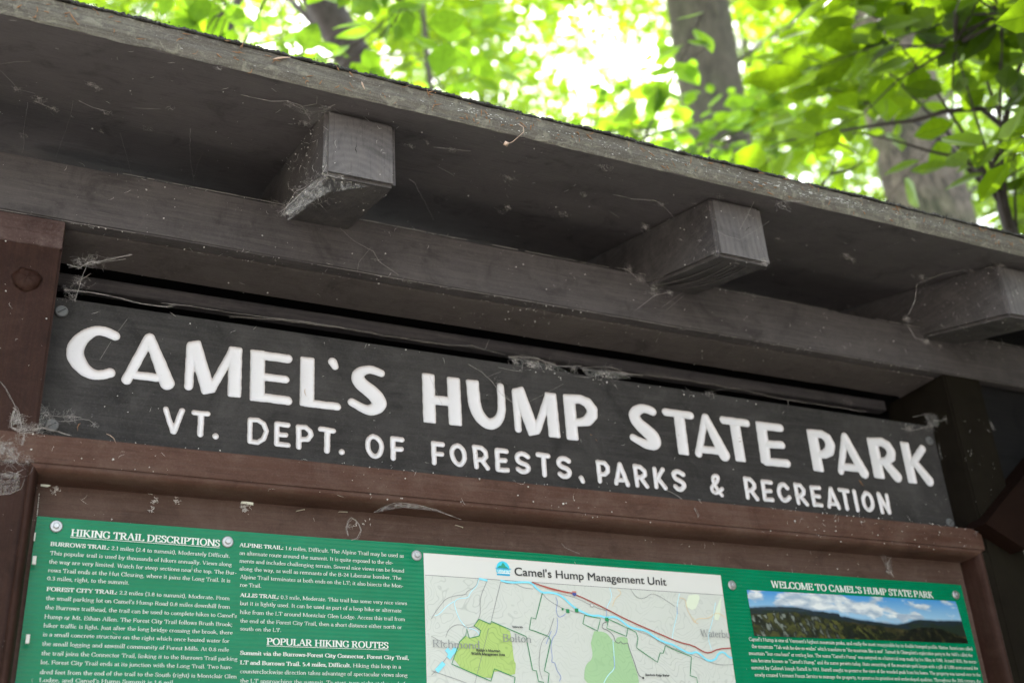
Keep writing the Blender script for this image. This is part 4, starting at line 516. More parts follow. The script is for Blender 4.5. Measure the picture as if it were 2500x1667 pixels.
# loose grit, needles, bud scales and peeled flakes whose glint is painted white on the roof edge
mb = MB()
def blob(mb, p, s, asp=(1, 1, 1)):
    q = [Vector((random.gauss(0, 1), random.gauss(0, 1), random.gauss(0, 1))).normalized() for _ in range(4)]
    b = [Vector((1, 0, 0)), Vector((-1, 0, 0)), Vector((0, 1, 0)), Vector((0, -1, 0)), Vector((0, 0, 1)), Vector((0, 0, -1))]
    rx = Matrix.Rotation(random.random() * 6.28, 3, q[0])
    vs = [Vector(p) + rx @ Vector((w.x * s * asp[0], w.y * s * asp[1], w.z * s * asp[2])) * random.uniform(.6, 1.2) for w in b]
    mb.add(vs, [(0, 2, 4), (2, 1, 4), (1, 3, 4), (3, 0, 4), (2, 0, 5), (1, 2, 5), (3, 1, 5), (0, 3, 5)])
for i in range(3000):
    x = random.uniform(-.25, 1.75)
    if noise.noise(Vector((x * 30, 0, 5))) < random.uniform(-.7, .25): continue
    blob(mb, (x, YR - .003 + random.uniform(-.002, .008), ZR2 + random.uniform(-.004, .0004)), random.uniform(.0004, .0013))
mb.build('roofing_grit', M['grit'], roof, kind='stuff')
def sliver(mb, p, d, L, w, bend=.2):
    d = Vector(d).normalized(); s = d.orthogonal().normalized()
    pts = [Vector(p) + d * L * t + s * bend * L * math.sin(t * math.pi) for t in (0, .3, .6, 1)]
    mb.tube(pts, [w * .3, w, w * .8, w * .2], 4)
mb = MB()
for i in range(170):
    x = random.uniform(-.15, 1.45); z = random.uniform(zs(YR) + .003, ZR2 - .004)
    sliver(mb, (x, YR - .002, z), (random.uniform(-1, 1), -.12, random.uniform(-1, .7)), random.uniform(.003, .013), random.uniform(.0003, .0009), random.uniform(-.4, .4))
mb.build('dry_needles', M['needle'], roof, kind='stuff')
mb = MB()
for i in range(430):
    cx = random.choice([.90, .97, 1.02, .60, 1.15, .45, .75]) + random.gauss(0, .05 if i % 3 else .3)
    z = zs(YR) + .017 + random.gauss(0, .004)
    if i % 3 == 0: z = random.uniform(zs(YR) + .003, ZR2 - .005)
    L = random.uniform(.001, .0075); 
    if not (.85 < cx < 1.05): L *= .5
    h = random.uniform(.0002, .0009)
    mb.add([(cx, YR - .003, z), (cx + L, YR - .0035, z + random.uniform(-.001, .001)), (cx + L * .8, YR - .003, z + h), (cx + L * .2, YR - .0028, z + h)], [(0, 1, 2, 3)])
mb.build('bleached_flakes', M['flake'], roof, kind='stuff')

# notice board frame: rail, moulding, stiles, back board
ZF, ZG0, ZG1 = -.0236, -.0575, -.0697
XR = 1.3805
board('frame_rail', (-.30, -.002, ZG0), (XR, .03, ZF), M['brown'], kiosk, .0012, wob=.0006, cuts=40)
def moulding(name, path_ax, a0, a1, mitre, mat):
    """quarter-round profile: (depth y, inward distance d)"""
    prof = [(-.0022, 0), (-.0050, .0010), (-.0062, .0035), (-.0050, .0060), (-.0010, .0088), (.0060, .0104), (.0150, .0111), (.034, .0113)]
    V = []; F = []
    n = 60
    for i in range(n + 1):
        t = i / n
        for y, dd in prof:
            if path_ax == 'top':
                x = a0 + dd * .9 + (a1 - dd * .9 - a0 - dd * .9) * t; V.append((x, y + .0004 * noise.noise(Vector((x * 20, dd * 99, 0))), ZG0 - .0002 - dd))
            else:
                z = ZG0 - .0002 - dd + (-1.1 - (ZG0 - dd)) * t; x = a0 + (dd if path_ax == 'left' else -dd); V.append((x, y, z))
    m = len(prof)
    for i in range(n):
        for j in range(m - 1):
            a = i * m + j; F.append((a, a + 1, a + m + 1, a + m))
    return mesh_obj(name, V, F, mat, kiosk, True)
IX0, IX1 = .0, 1.365
moulding('moulding', 'top', IX0 - .004, IX1 + .004, 1, M['brown'])
moulding('moulding', 'left', IX0 - .004, 0, 1, M['post'])
moulding('moulding', 'right', IX1 + .004, 0, 1, M['post'])
board('stile', (-.30, -.0015, -1.15), (IX0 - .005, .03, ZG0 - .001), M['post'], kiosk, .0012)
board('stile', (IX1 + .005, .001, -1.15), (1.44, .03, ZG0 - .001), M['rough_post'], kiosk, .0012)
board('backboard', (-.0, .0333, -1.12), (IX1, .050, ZG0 - .002), M['backboard'], kiosk, 0)
# corner brace and dark gusset at the right
def prism(name, poly, y0, y1, mat, parent):
    n = len(poly)
    vs = [(x, y0, z) for x, z in poly] + [(x, y1, z) for x, z in poly]
    fs = [tuple(range(n)), tuple(range(2 * n - 1, n - 1, -1))] + [(i, i + n, (i + 1) % n + n, (i + 1) % n) for i in range(n)]
    return mesh_obj(name, vs, fs, mat, parent)
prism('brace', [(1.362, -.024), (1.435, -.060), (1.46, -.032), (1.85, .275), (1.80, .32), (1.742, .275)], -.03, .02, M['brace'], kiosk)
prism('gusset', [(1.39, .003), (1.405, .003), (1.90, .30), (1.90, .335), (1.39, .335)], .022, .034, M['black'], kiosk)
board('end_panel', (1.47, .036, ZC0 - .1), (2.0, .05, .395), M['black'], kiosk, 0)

# ------------------------------------------------------------------ routed sign
YS = .05
sign = empty('park_sign', (.69, YS, .07))
tag(sign, 'dark routed wooden sign with white letters naming the state park above the notice board', 'sign')
def seg_d(P, a, b):
    ax, az, ar = a; bx, bz, br = b
    dx, dz = bx - ax, bz - az; L2 = dx * dx + dz * dz + 1e-9
    t = np.clip(((P[0] - ax) * dx + (P[1] - az) * dz) / L2, 0, 1)
    return np.hypot(P[0] - ax - t * dx, P[1] - az - t * dz) - (ar + t * (br - ar))
def box_d(P, a, b, w, r):
    cx, cz = (a[0] + b[0]) / 2, (a[1] + b[1]) / 2
    dx, dz = b[0] - a[0], b[1] - a[1]; L = math.hypot(dx, dz); dx /= L; dz /= L
    u = np.abs((P[0] - cx) * dx + (P[1] - cz) * dz); v = np.abs(-(P[0] - cx) * dz + (P[1] - cz) * dx)
    qx = u - (L / 2 - r); qy = v - (w / 2 - r)
    return np.hypot(np.maximum(qx, 0), np.maximum(qy, 0)) + np.minimum(np.maximum(qx, qy), 0) - r
STEP = 1.25
GX = np.arange(-30, 1388, STEP); GZm = np.arange(-44, 171.5, STEP)
PX, PZ = np.meshgrid(GX, GZm)
SD = np.full(PX.shape, 50.0); ID = np.full(PX.shape, -1)
def soften(q):
    if len(q) < 5: return q
    for _ in range(2):
        n = [q[0]]
        for a, b in zip(q[:-1], q[1:]): n += [tuple(a[i] * .75 + b[i] * .25 for i in range(3)), tuple(a[i] * .25 + b[i] * .75 for i in range(3))]
        n.append(q[-1]); q = n
    return q
for li, (ch, prs) in enumerate(LETTERS):
    if ch in 'CSOU&': prs = [('S', soften(p[1])) if p[0] == 'S' else p for p in prs]
    allp = []
    for p in prs:
        if p[0] == 'S': allp += [(q[0], q[1], q[2]) for q in p[1]]
        else: allp += [(p[1][0], p[1][1], p[3]), (p[2][0], p[2][1], p[3])]
    x0 = min(q[0] - q[2] for q in allp) - 6; x1 = max(q[0] + q[2] for q in allp) + 6
    z0 = min(q[1] - q[2] for q in allp) - 6; z1 = max(q[1] + q[2] for q in allp) + 6
    i0, i1 = np.searchsorted(GX, [x0, x1]); j0, j1 = np.searchsorted(GZm, [z0, z1])
    P = (PX[j0:j1, i0:i1], PZ[j0:j1, i0:i1])
    # hand-routed wobble
    wob = .22 * np.sin(P[0] * .33 + li) * np.cos(P[1] * .37 + 2 * li) + .10 * np.sin(P[0] * 1.1 + P[1] * .9)
    d = np.full(P[0].shape, 50.0)
    for p in prs:
        if p[0] == 'S':
            for a, b in zip(p[1][:-1], p[1][1:]): d = np.minimum(d, seg_d(P, a, b))
        else: d = np.minimum(d, box_d(P, p[1], p[2], p[3], min(p[4], p[3] * .4)))
    d = d + wob
    sub = SD[j0:j1, i0:i1]; m = d < sub
    sub[m] = d[m]; ID[j0:j1, i0:i1][m] = li
SD[np.abs(SD) < 1e-4] = 1e-4
nJ, nI = SD.shape
vid = np.arange(nJ * nI).reshape(nJ, nI)
a = vid[:-1, :-1].ravel(); b = vid[:-1, 1:].ravel(); c_ = vid[1:, 1:].ravel(); d_ = vid[1:, :-1].ravel()
T = np.vstack([np.stack([a, b, c_], 1), np.stack([a, c_, d_], 1)])
sf = SD.ravel(); idf = ID.ravel()
ins = (sf[T] < 0).sum(1)
bv = [(PX.ravel()[i] / 1000, YS, PZ.ravel()[i] / 1000) for i in range(nJ * nI)]
bf = T[ins == 0].tolist()
LV = [[] for _ in LETTERS]; LF = [[] for _ in LETTERS]; LM = [dict() for _ in LETTERS]; LD = [[] for _ in LETTERS]
xf = PX.ravel() / 1000; zf = PZ.ravel() / 1000
def depth(d): return .0034 * (1 - math.exp(-max(d, 0) / 1.6))
def lvert(li, key, x, z, d):
    m = LM[li]
    if key not in m:
        m[key] = len(LV[li]); LV[li].append((x, YS + depth(d), z)); LD[li].append(min(1, d / 4.5))
    return m[key]
cut = {}
def cutv(i, j):
    key = (min(i, j), max(i, j))
    if key not in cut:
        i, j = key; t = sf[i] / (sf[i] - sf[j])
        cut[key] = (xf[i] + t * (xf[j] - xf[i]), zf[i] + t * (zf[j] - zf[i])); bv.append((cut[key][0], YS, cut[key][1])); cut[key] += (len(bv) - 1,)
    return key, cut[key]
for t in T[ins > 0]:
    t = t.tolist(); inside = [q for q in t if sf[q] < 0]; li = int(idf[inside[0]])
    if len(inside) == 3:
        LF[li].append([lvert(li, q, xf[q], zf[q], -sf[q]) for q in t]); continue
    poly_in = []; poly_out = []
    for q, w in zip(t, t[1:] + t[:1]):
        (poly_in if sf[q] < 0 else poly_out).append(('v', q))
        if (sf[q] < 0) != (sf[w] < 0):
            kx = cutv(q, w); poly_in.append(('c', kx)); poly_out.append(('c', kx))
    LF[li].append([lvert(li, q, xf[q], zf[q], -sf[q]) if ty == 'v' else lvert(li, q[0], q[1][0], q[1][1], 0) for ty, q in poly_in])
    bf.append([q if ty == 'v' else q[1][2] for ty, q in poly_out])
# board edges
X0, X1, Z0, Z1 = float(GX[0]) / 1000, float(GX[-1]) / 1000, float(GZm[0]) / 1000, float(GZm[-1]) / 1000
nb = len(bv)
bv += [(X0, YS, Z0), (X1, YS, Z0), (X1, YS, Z1), (X0, YS, Z1), (X0, YS + .022, Z0), (X1, YS + .022, Z0), (X1, YS + .022, Z1), (X0, YS + .022, Z1)]
bf += [[nb, nb + 4, nb + 5, nb + 1], [nb + 1, nb + 5, nb + 6, nb + 2], [nb + 2, nb + 6, nb + 7, nb + 3], [nb + 3, nb + 7, nb + 4, nb], [nb + 4, nb + 7, nb + 6, nb + 5]]
mesh_obj('board', bv, bf, M['sign'], sign)
for li in range(len(LETTERS)):
    if LV[li]: mesh_obj('letter', LV[li], LF[li], M['letter'], sign, True, attrs={'depth': LD[li]})

def disc_head(parent, name, x, y, z, r, h, mat, hexr=None, seg=20, tilt=0.0):
    mb = MB(); rings = [(r, 0), (r, -h * .35), (r * .86, -h * .6), (r * .45, -h * .65)]
    vs = []
    for rr, yy in rings:
        for q in range(seg):
            an = 2 * math.pi * q / seg; vs.append((x + rr * math.cos(an), y + yy + tilt * rr * math.cos(an), z + rr * math.sin(an)))
    vs.append((x, y - h * .65, z))
    fs = [(i * seg + q, i * seg + (q + 1) % seg, (i + 1) * seg + (q + 1) % seg, (i + 1) * seg + q) for i in range(3) for q in range(seg)]
    fs += [(3 * seg + q, 3 * seg + (q + 1) % seg, 4 * seg) for q in range(seg)]
    mb.add(vs, fs)
    o = mb.build(name, mat, parent)
    if hexr:
        m2 = MB(); vs = []
        for yy, s_ in ((0, 1), (-h * .9, 1), (-h, .82)):
            for q in range(6):
                an = math.pi / 3 * q + .3; vs.append((x + hexr * s_ * math.cos(an), y - h * .6 + yy, z + hexr * s_ * math.sin(an)))
        fs = [(i * 6 + q, i * 6 + (q + 1) % 6, (i + 1) * 6 + (q + 1) % 6, (i + 1) * 6 + q) for i in range(2) for q in range(6)] + [tuple(range(12, 18))]
        m2.add(vs, fs); m2.build('hex_head', mat, o)
    return o
for x, z in ((.010, .1522), (.0156, .0069), (1.3696, .1425), (1.3725, .0014)):
    o = disc_head(sign, 'bolt', x, YS - .001, z, .0075, .005, M['nail_head'])
    mb = MB(); mb.tube([(x - .004, YS - .0047, z - .003), (x + .004, YS - .0047, z + .003)], .0006, 4); mb.build('slot', M['rubber'], o)

# ------------------------------------------------------------------ poster
YP = .03
poster = empty('information_poster', (.68, YP, -.4))
tag(poster, 'green corrugated plastic trail information poster with map and mountain picture bolted to the board', 'poster')
PX0, PX1, PZT = .0120, 1.3447, -.1058
nX, nZ = 260, 60; V = []; F = []
for j in range(nZ + 1):
    for i in range(nX + 1):
        x = PX0 + (PX1 - PX0) * i / nX; z = PZT - .62 * (j / nZ) ** 1.4
        y = YP - .001 + .0022 * noise.noise(Vector((x * 3.1, 0, z * 4))) 
        for bx, bz in ((.0324, -.1157), (.2169, -.1191), (.4466, -.1199), (.9125, -.1303), (1.3291, -.1222)):
            d = math.hypot(x - bx, z - bz); y += .0012 * math.exp(-(d / .012) ** 2)
        if j == 0: z += .0007 * noise.noise(Vector((x * 8, 1, 1)))
        V.append((x, y, z))
F = [(j * (nX + 1) + i, (j + 1) * (nX + 1) + i, (j + 1) * (nX + 1) + i + 1, j * (nX + 1) + i + 1) for j in range(nZ) for i in range(nX)]
sheet = mesh_obj('sheet', V, F, M['poster'], poster, True)
def ysurf(x, z):
    y = YP - .001 + .0022 * noise.noise(Vector((x * 3.1, 0, z * 4)))
    for bx, bz in ((.0324, -.1157), (.2169, -.1191), (.4466, -.1199), (.9125, -.1303), (1.3291, -.1222)):
        d = math.hypot(x - bx, z - bz); y += .0012 * math.exp(-(d / .012) ** 2)
    return y
for bx, bz in ((.0324, -.1157), (.2169, -.1191), (.4466, -.1199), (.9125, -.1303), (1.3291, -.1222)):
    disc_head(poster, 'bolt', bx, ysurf(bx, bz) - .0006, bz, .0067, .0033, M['zinc'], .0034, tilt=.05)
LAY = [0.0]
def flat(name, quads_or_tris, verts, mat, parent, off):
    vs = [(x, ysurf(x, z) - off, z) for x, z in verts]
    return mesh_obj(name, vs, quads_or_tris, mat, parent)
def gridsheet(name, tl, tr, br, bl, mat, parent, off, nx=40, nz=12, attrs=None, solid=False):
    V = []; 
    for j in range(nz + 1):
        for i in range(nx + 1):
            u, v = i / nx, j / nz
            x = (tl[0] * (1 - u) + tr[0] * u) * (1 - v) + (bl[0] * (1 - u) + br[0] * u) * v
            z = (tl[1] * (1 - u) + tr[1] * u) * (1 - v) + (bl[1] * (1 - u) + br[1] * u) * v
            V.append((x, ysurf(x, z) - off, z))
    F = [(j * (nx + 1) + i, (j + 1) * (nx + 1) + i, (j + 1) * (nx + 1) + i + 1, j * (nx + 1) + i + 1) for j in range(nz) for i in range(nx)]
    return mesh_obj(name, V, F, mat, parent, True, attrs=attrs)
mapsheet = gridsheet('map_sheet', (.4555, -.1163), (.8950, -.1174), (.8955, -.60), (.4555, -.60), M['sheet'], poster, .0006, 60, 40)
maprel = gridsheet('map_relief', (.4562, -.1440), (.8948, -.1452), (.8953, -.59), (.4562, -.59), M['map_base'], mapsheet, .0009, 60, 30)

def ribbon(mb, pts, w, off, cl=(-.6, .8945)):
    pts = [Vector((pts[i] / 1000, pts[i + 1] / 1000)) for i in range(0, len(pts), 2)]
    # smooth resample
    out = []
    for i in range(len(pts) - 1):
        p, q = pts[i], pts[i + 1]; n = max(1, int((q - p).length / .006))
        for k_ in range(n): out.append(p.lerp(q, k_ / n))
    out.append(pts[-1])
    V = []
    for i, p in enumerate(out):
        t = out[min(i + 1, len(out) - 1)] - out[max(i - 1, 0)]; t = t.normalized() if t.length > 1e-9 else Vector((1, 0))
        nrm = Vector((-t.y, t.x)) * w / 2
        for s in (1, -1):
            x, z = p.x + nrm.x * s, p.y + nrm.y * s
            x = min(max(x, .4565), cl[1])
            V.append((x, ysurf(x, z) - off, z))
    mb.add(V, [(2 * i, 2 * i + 1, 2 * i + 3, 2 * i + 2) for i in range(len(out) - 1)])
def smooth_pts(p, it=2, closed=False):
    q = [Vector((p[i], p[i + 1])) for i in range(0, len(p), 2)]
    for _ in range(it):
        n = [q[0]]
        for a_, b_ in zip(q[:-1], q[1:]): n += [a_.lerp(b_, .25), a_.lerp(b_, .75)]
        n.append(q[-1]); q = n
    return [c for w in q for c in w]
def polyfill(name, pts, mat, parent, off):
    vs = [Vector((pts[i] / 1000, pts[i + 1] / 1000, 0)) for i in range(0, len(pts), 2)]
    from mathutils.geometry import tessellate_polygon
    tris = tessellate_polygon([vs])
    V = [(q.x, ysurf(q.x, q.y) - off, q.y) for q in vs]
    return mesh_obj(name, V, [tuple(t) for t in tris], mat, parent)
for i, p in enumerate(MAPD['lime']): polyfill('map_area', smooth_pts(p, 1), M['map_lime'], mapsheet, .0013)['label'] = 'lime green printed area'
for p in MAPD['sage']: polyfill('map_area', smooth_pts(p, 2), M['map_sage'], mapsheet, .0013)['label'] = 'sage green printed area'
for p in MAPD['pale']: polyfill('map_area', smooth_pts(p, 1), M['map_pale'], mapsheet, .0013)['label'] = 'pale olive printed area'
for key, nm, mt, wd, off, sm in (('brook', 'map_brook', 'map_brook', .0010, .0014, 2), ('road', 'map_road', 'map_road', .0005, .0016, 2), ('orange', 'map_minor_road', 'map_orange', .0007, .00165, 2),
        ('stream', 'map_stream', 'map_stream', .0008, .0017, 2), ('trail', 'map_trail', 'map_road', .0009, .0018, 2), ('river', 'map_river', 'map_river', .0026, .0019, 2), ('lake', 'map_wide_river', 'map_river', .0055, .00195, 1),
        ('bound', 'map_boundary', 'map_bound', .0010, .0021, 0), ('ramp', 'map_ramp', 'map_ramp', .0009, .0022, 1), ('highway', 'map_highway', 'map_highway', .0016, .0023, 1)):
    for i_, p in enumerate(MAPD[key]):
        mb = MB(); ribbon(mb, smooth_pts(p, sm) if sm else p, wd, off + .00002 * i_)
        mb.build(nm, M[mt], mapsheet)
mb = MB(); ribbon(mb, [456.5, -143.9, 894.6, -145.2], .0006, .0011); mb.build('map_rule', M['map_road'], mapsheet)
for q in MAPD['pk']:
    x, z = q[0] / 1000, q[1] / 1000; s = .0024 if q is not MAPD['pk'][-1] else .0014
    gridsheet('parking_symbol', (x - s, z + s), (x + s, z + s), (x + s, z - s), (x - s, z - s), M['map_bound'], mapsheet, .0025, 1, 1)
x, z = MAPD['shield'][0][0] / 1000, MAPD['shield'][0][1] / 1000
polyfill('route_shield', [v_ * 1000 for v_ in (x - .0030, z + .001, x + .0030, z + .001, x + .0028, z - .0017, x, z - .0036, x - .0028, z - .0017)], M['map_shield'], mapsheet, .0026)
polyfill('route_shield', [v_ * 1000 for v_ in (x - .0029, z + .0030, x + .0029, z + .0030, x + .0030, z + .0012, x - .0030, z + .0012)], M['map_ramp'], mapsheet, .0027)
x, z = MAPD['marker'][0][0] / 1000, MAPD['marker'][0][1] / 1000
circ = lambda x, z, r, n=20, a0=0, a1=2 * math.pi: [c * 1000 for i in range(n) for c in (x + r * math.cos(a0 + (a1 - a0) * i / (n if a1 - a0 > 6.2 else n - 1)), z + r * math.sin(a0 + (a1 - a0) * i / (n if a1 - a0 > 6.2 else n - 1)))]
polyfill('route_marker', circ(x, z, .0024), M['map_road'], mapsheet, .0025); polyfill('route_marker', circ(x, z, .0019), M['sheet'], mapsheet, .0027)
x, z = MAPD['hut'][0][0] / 1000, MAPD['hut'][0][1] / 1000
polyfill('shelter_symbol', [c * 1000 for c in (x - .0014, z - .0013, x + .0014, z - .0013, x + .0014, z + .0006, x, z + .0018, x - .0014, z + .0006)], M['print_ink'], mapsheet, .0025)
# round-topped emblem: sky, green mountain, band of lettering, blue water
lx, lz = .5620, -.1302; K = .60
polyfill('emblem', circ(lx, lz + K * .002, K * .0152, 24, 0, math.pi), M['logo_cyan'], mapsheet, .0010)
polyfill('emblem_mountain', [c * 1000 for c in (lx - K * .0135, lz + K * .0022, lx - K * .008, lz + K * .0075, lx - K * .005, lz + K * .0065, lx - K * .001, lz + K * .0135, lx + K * .002, lz + K * .0125, lx + K * .006, lz + K * .0065, lx + K * .013, lz + K * .0022)], M['logo_green'], mapsheet, .0013)
polyfill('emblem_band', [c * 1000 for c in (lx - K * .0185, lz + K * .0020, lx + K * .0185, lz + K * .0020, lx + K * .0185, lz + K * .0006, lx - K * .0185, lz + K * .0006)], M['logo_blue'], mapsheet, .0016)
polyfill('emblem_base', [c * 1000 for c in (lx - K * .0152, lz + K * .0004, lx + K * .0152, lz + K * .0004, lx + K * .0152, lz - K * .0135, lx - K * .0152, lz - K * .0135)], M['logo_blue'], mapsheet, .0011)
polyfill('emblem_panel', [c * 1000 for c in (lx - K * .0160, lz - K * .0002, lx + K * .0160, lz - K * .0002, lx + K * .0160, lz - K * .0068, lx - K * .0160, lz - K * .0068)], M['logo_cyan'], mapsheet, .0013)
polyfill('emblem_wave', [c * 1000 for c in (lx - K * .0152, lz - K * .0085, lx + K * .0152, lz - K * .0078, lx + K * .0152, lz - K * .0098, lx - K * .0152, lz - K * .0098)], M['print_sign'], mapsheet, .0014)

# landscape picture (flat print, colours computed on the grid)
nx_, nz_ = 420, 75
def fbm(x, y, o=5, s=0.0):
    return sum(noise.noise(Vector((x * 2 ** i, y * 2 ** i, s + i * 7.1))) / 2 ** i for i in range(o))
ink = []
def lerp3(a, b, t): t = max(0, min(1, t)); return tuple(a[i] + (b[i] - a[i]) * t for i in range(3))
for j in range(nz_ + 1):
    for i in range(nx_ + 1):
        u = i / nx_; v = j / nz_
        A = u * 5.8
        far = .44 + .05 * fbm(A * 1.2, 3) + (.00 if u < .4 else .05)
        far = far - .10 * math.exp(-((u - .13) / .16) ** 2) + .12 * math.exp(-((u - .62) / .16) ** 2)
        c = lerp3((.05, .26, .58), (.28, .48, .66), v / .45)
        cl = fbm(A * 1.6, v * 4.0, 6, 3.0) + .9 * math.exp(-((u - .30) / .17) ** 2 - ((v - .16) / .20) ** 2) + .65 * math.exp(-((u - .52) / .26) ** 2 - ((v - .34) / .14) ** 2) + .2 * math.exp(-((u - .8) / .2) ** 2 - ((v - .42) / .1) ** 2) - .16
        sh = fbm(A * 2.4, v * 6 + 4, 5, 9.0)
        c = lerp3(c, lerp3((.72, .74, .74), (.34, .42, .52), .5 - sh * 1.3 + (.35 if v > .38 else 0)), (cl - .02) * 3.2)
        if v > far - .05: c = lerp3(c, (.10, .17, .26), (v - far + .05) / .05)
        if v > far: c = lerp3((.020, .035, .055), (.022, .036, .026), (v - far) / .15 + fbm(A * 5, v * 12) * .8)
        mid = .60 + .10 * (u - .45) * 2 + .03 * fbm(A * 3, 1) if u > .25 else .50
        ridge = .44 + .95 * abs(u - .17) ** 1.15 + .03 * fbm(A * 5, 2)
        r2 = .66 + 2.6 * (u - .82) ** 2 * 3 + .03 * fbm(A * 6, 5)
        if v > min(.52 + .42 * max(0, u - .2), .84) + .02 * fbm(A * 4, 8): c = lerp3((.014, .020, .009), (.070, .058, .024), .45 + fbm(A * 6, v * 9, 5, 2) * .9)
        if v > ridge:
            rock = fbm(A * 9 - v * 5, v * 5 + A * 3.5, 6, 5)
            c = lerp3((.006, .009, .007), (.26, .29, .25), (rock - .12) * 3.0 * max(0, 1 - u * 2.2))
            if rock < .02: c = lerp3((.012, .016, .008), (.12, .12, .03), .5 + fbm(A * 3, v * 5, 3, 11))
        if v > r2: c = lerp3((.006, .007, .006), (.05, .045, .02), fbm(A * 8, v * 9, 4, 1) * 1.6)
        ink.append((*c, 1))
ink = [tuple(q * (.85 if j_ // (nx_ + 1) < nz_ * .42 or a_[2] > .3 else .55) for q in a_[:3]) + (1,) for j_, a_ in enumerate(ink)]
gridsheet('landscape_picture', (.9352, -.1359), (1.3246, -.1322), (1.3300, -.1957), (.9368, -.1990), M['photo'], poster, .0012, nx_, nz_, attrs={'ink': np.array(ink)})
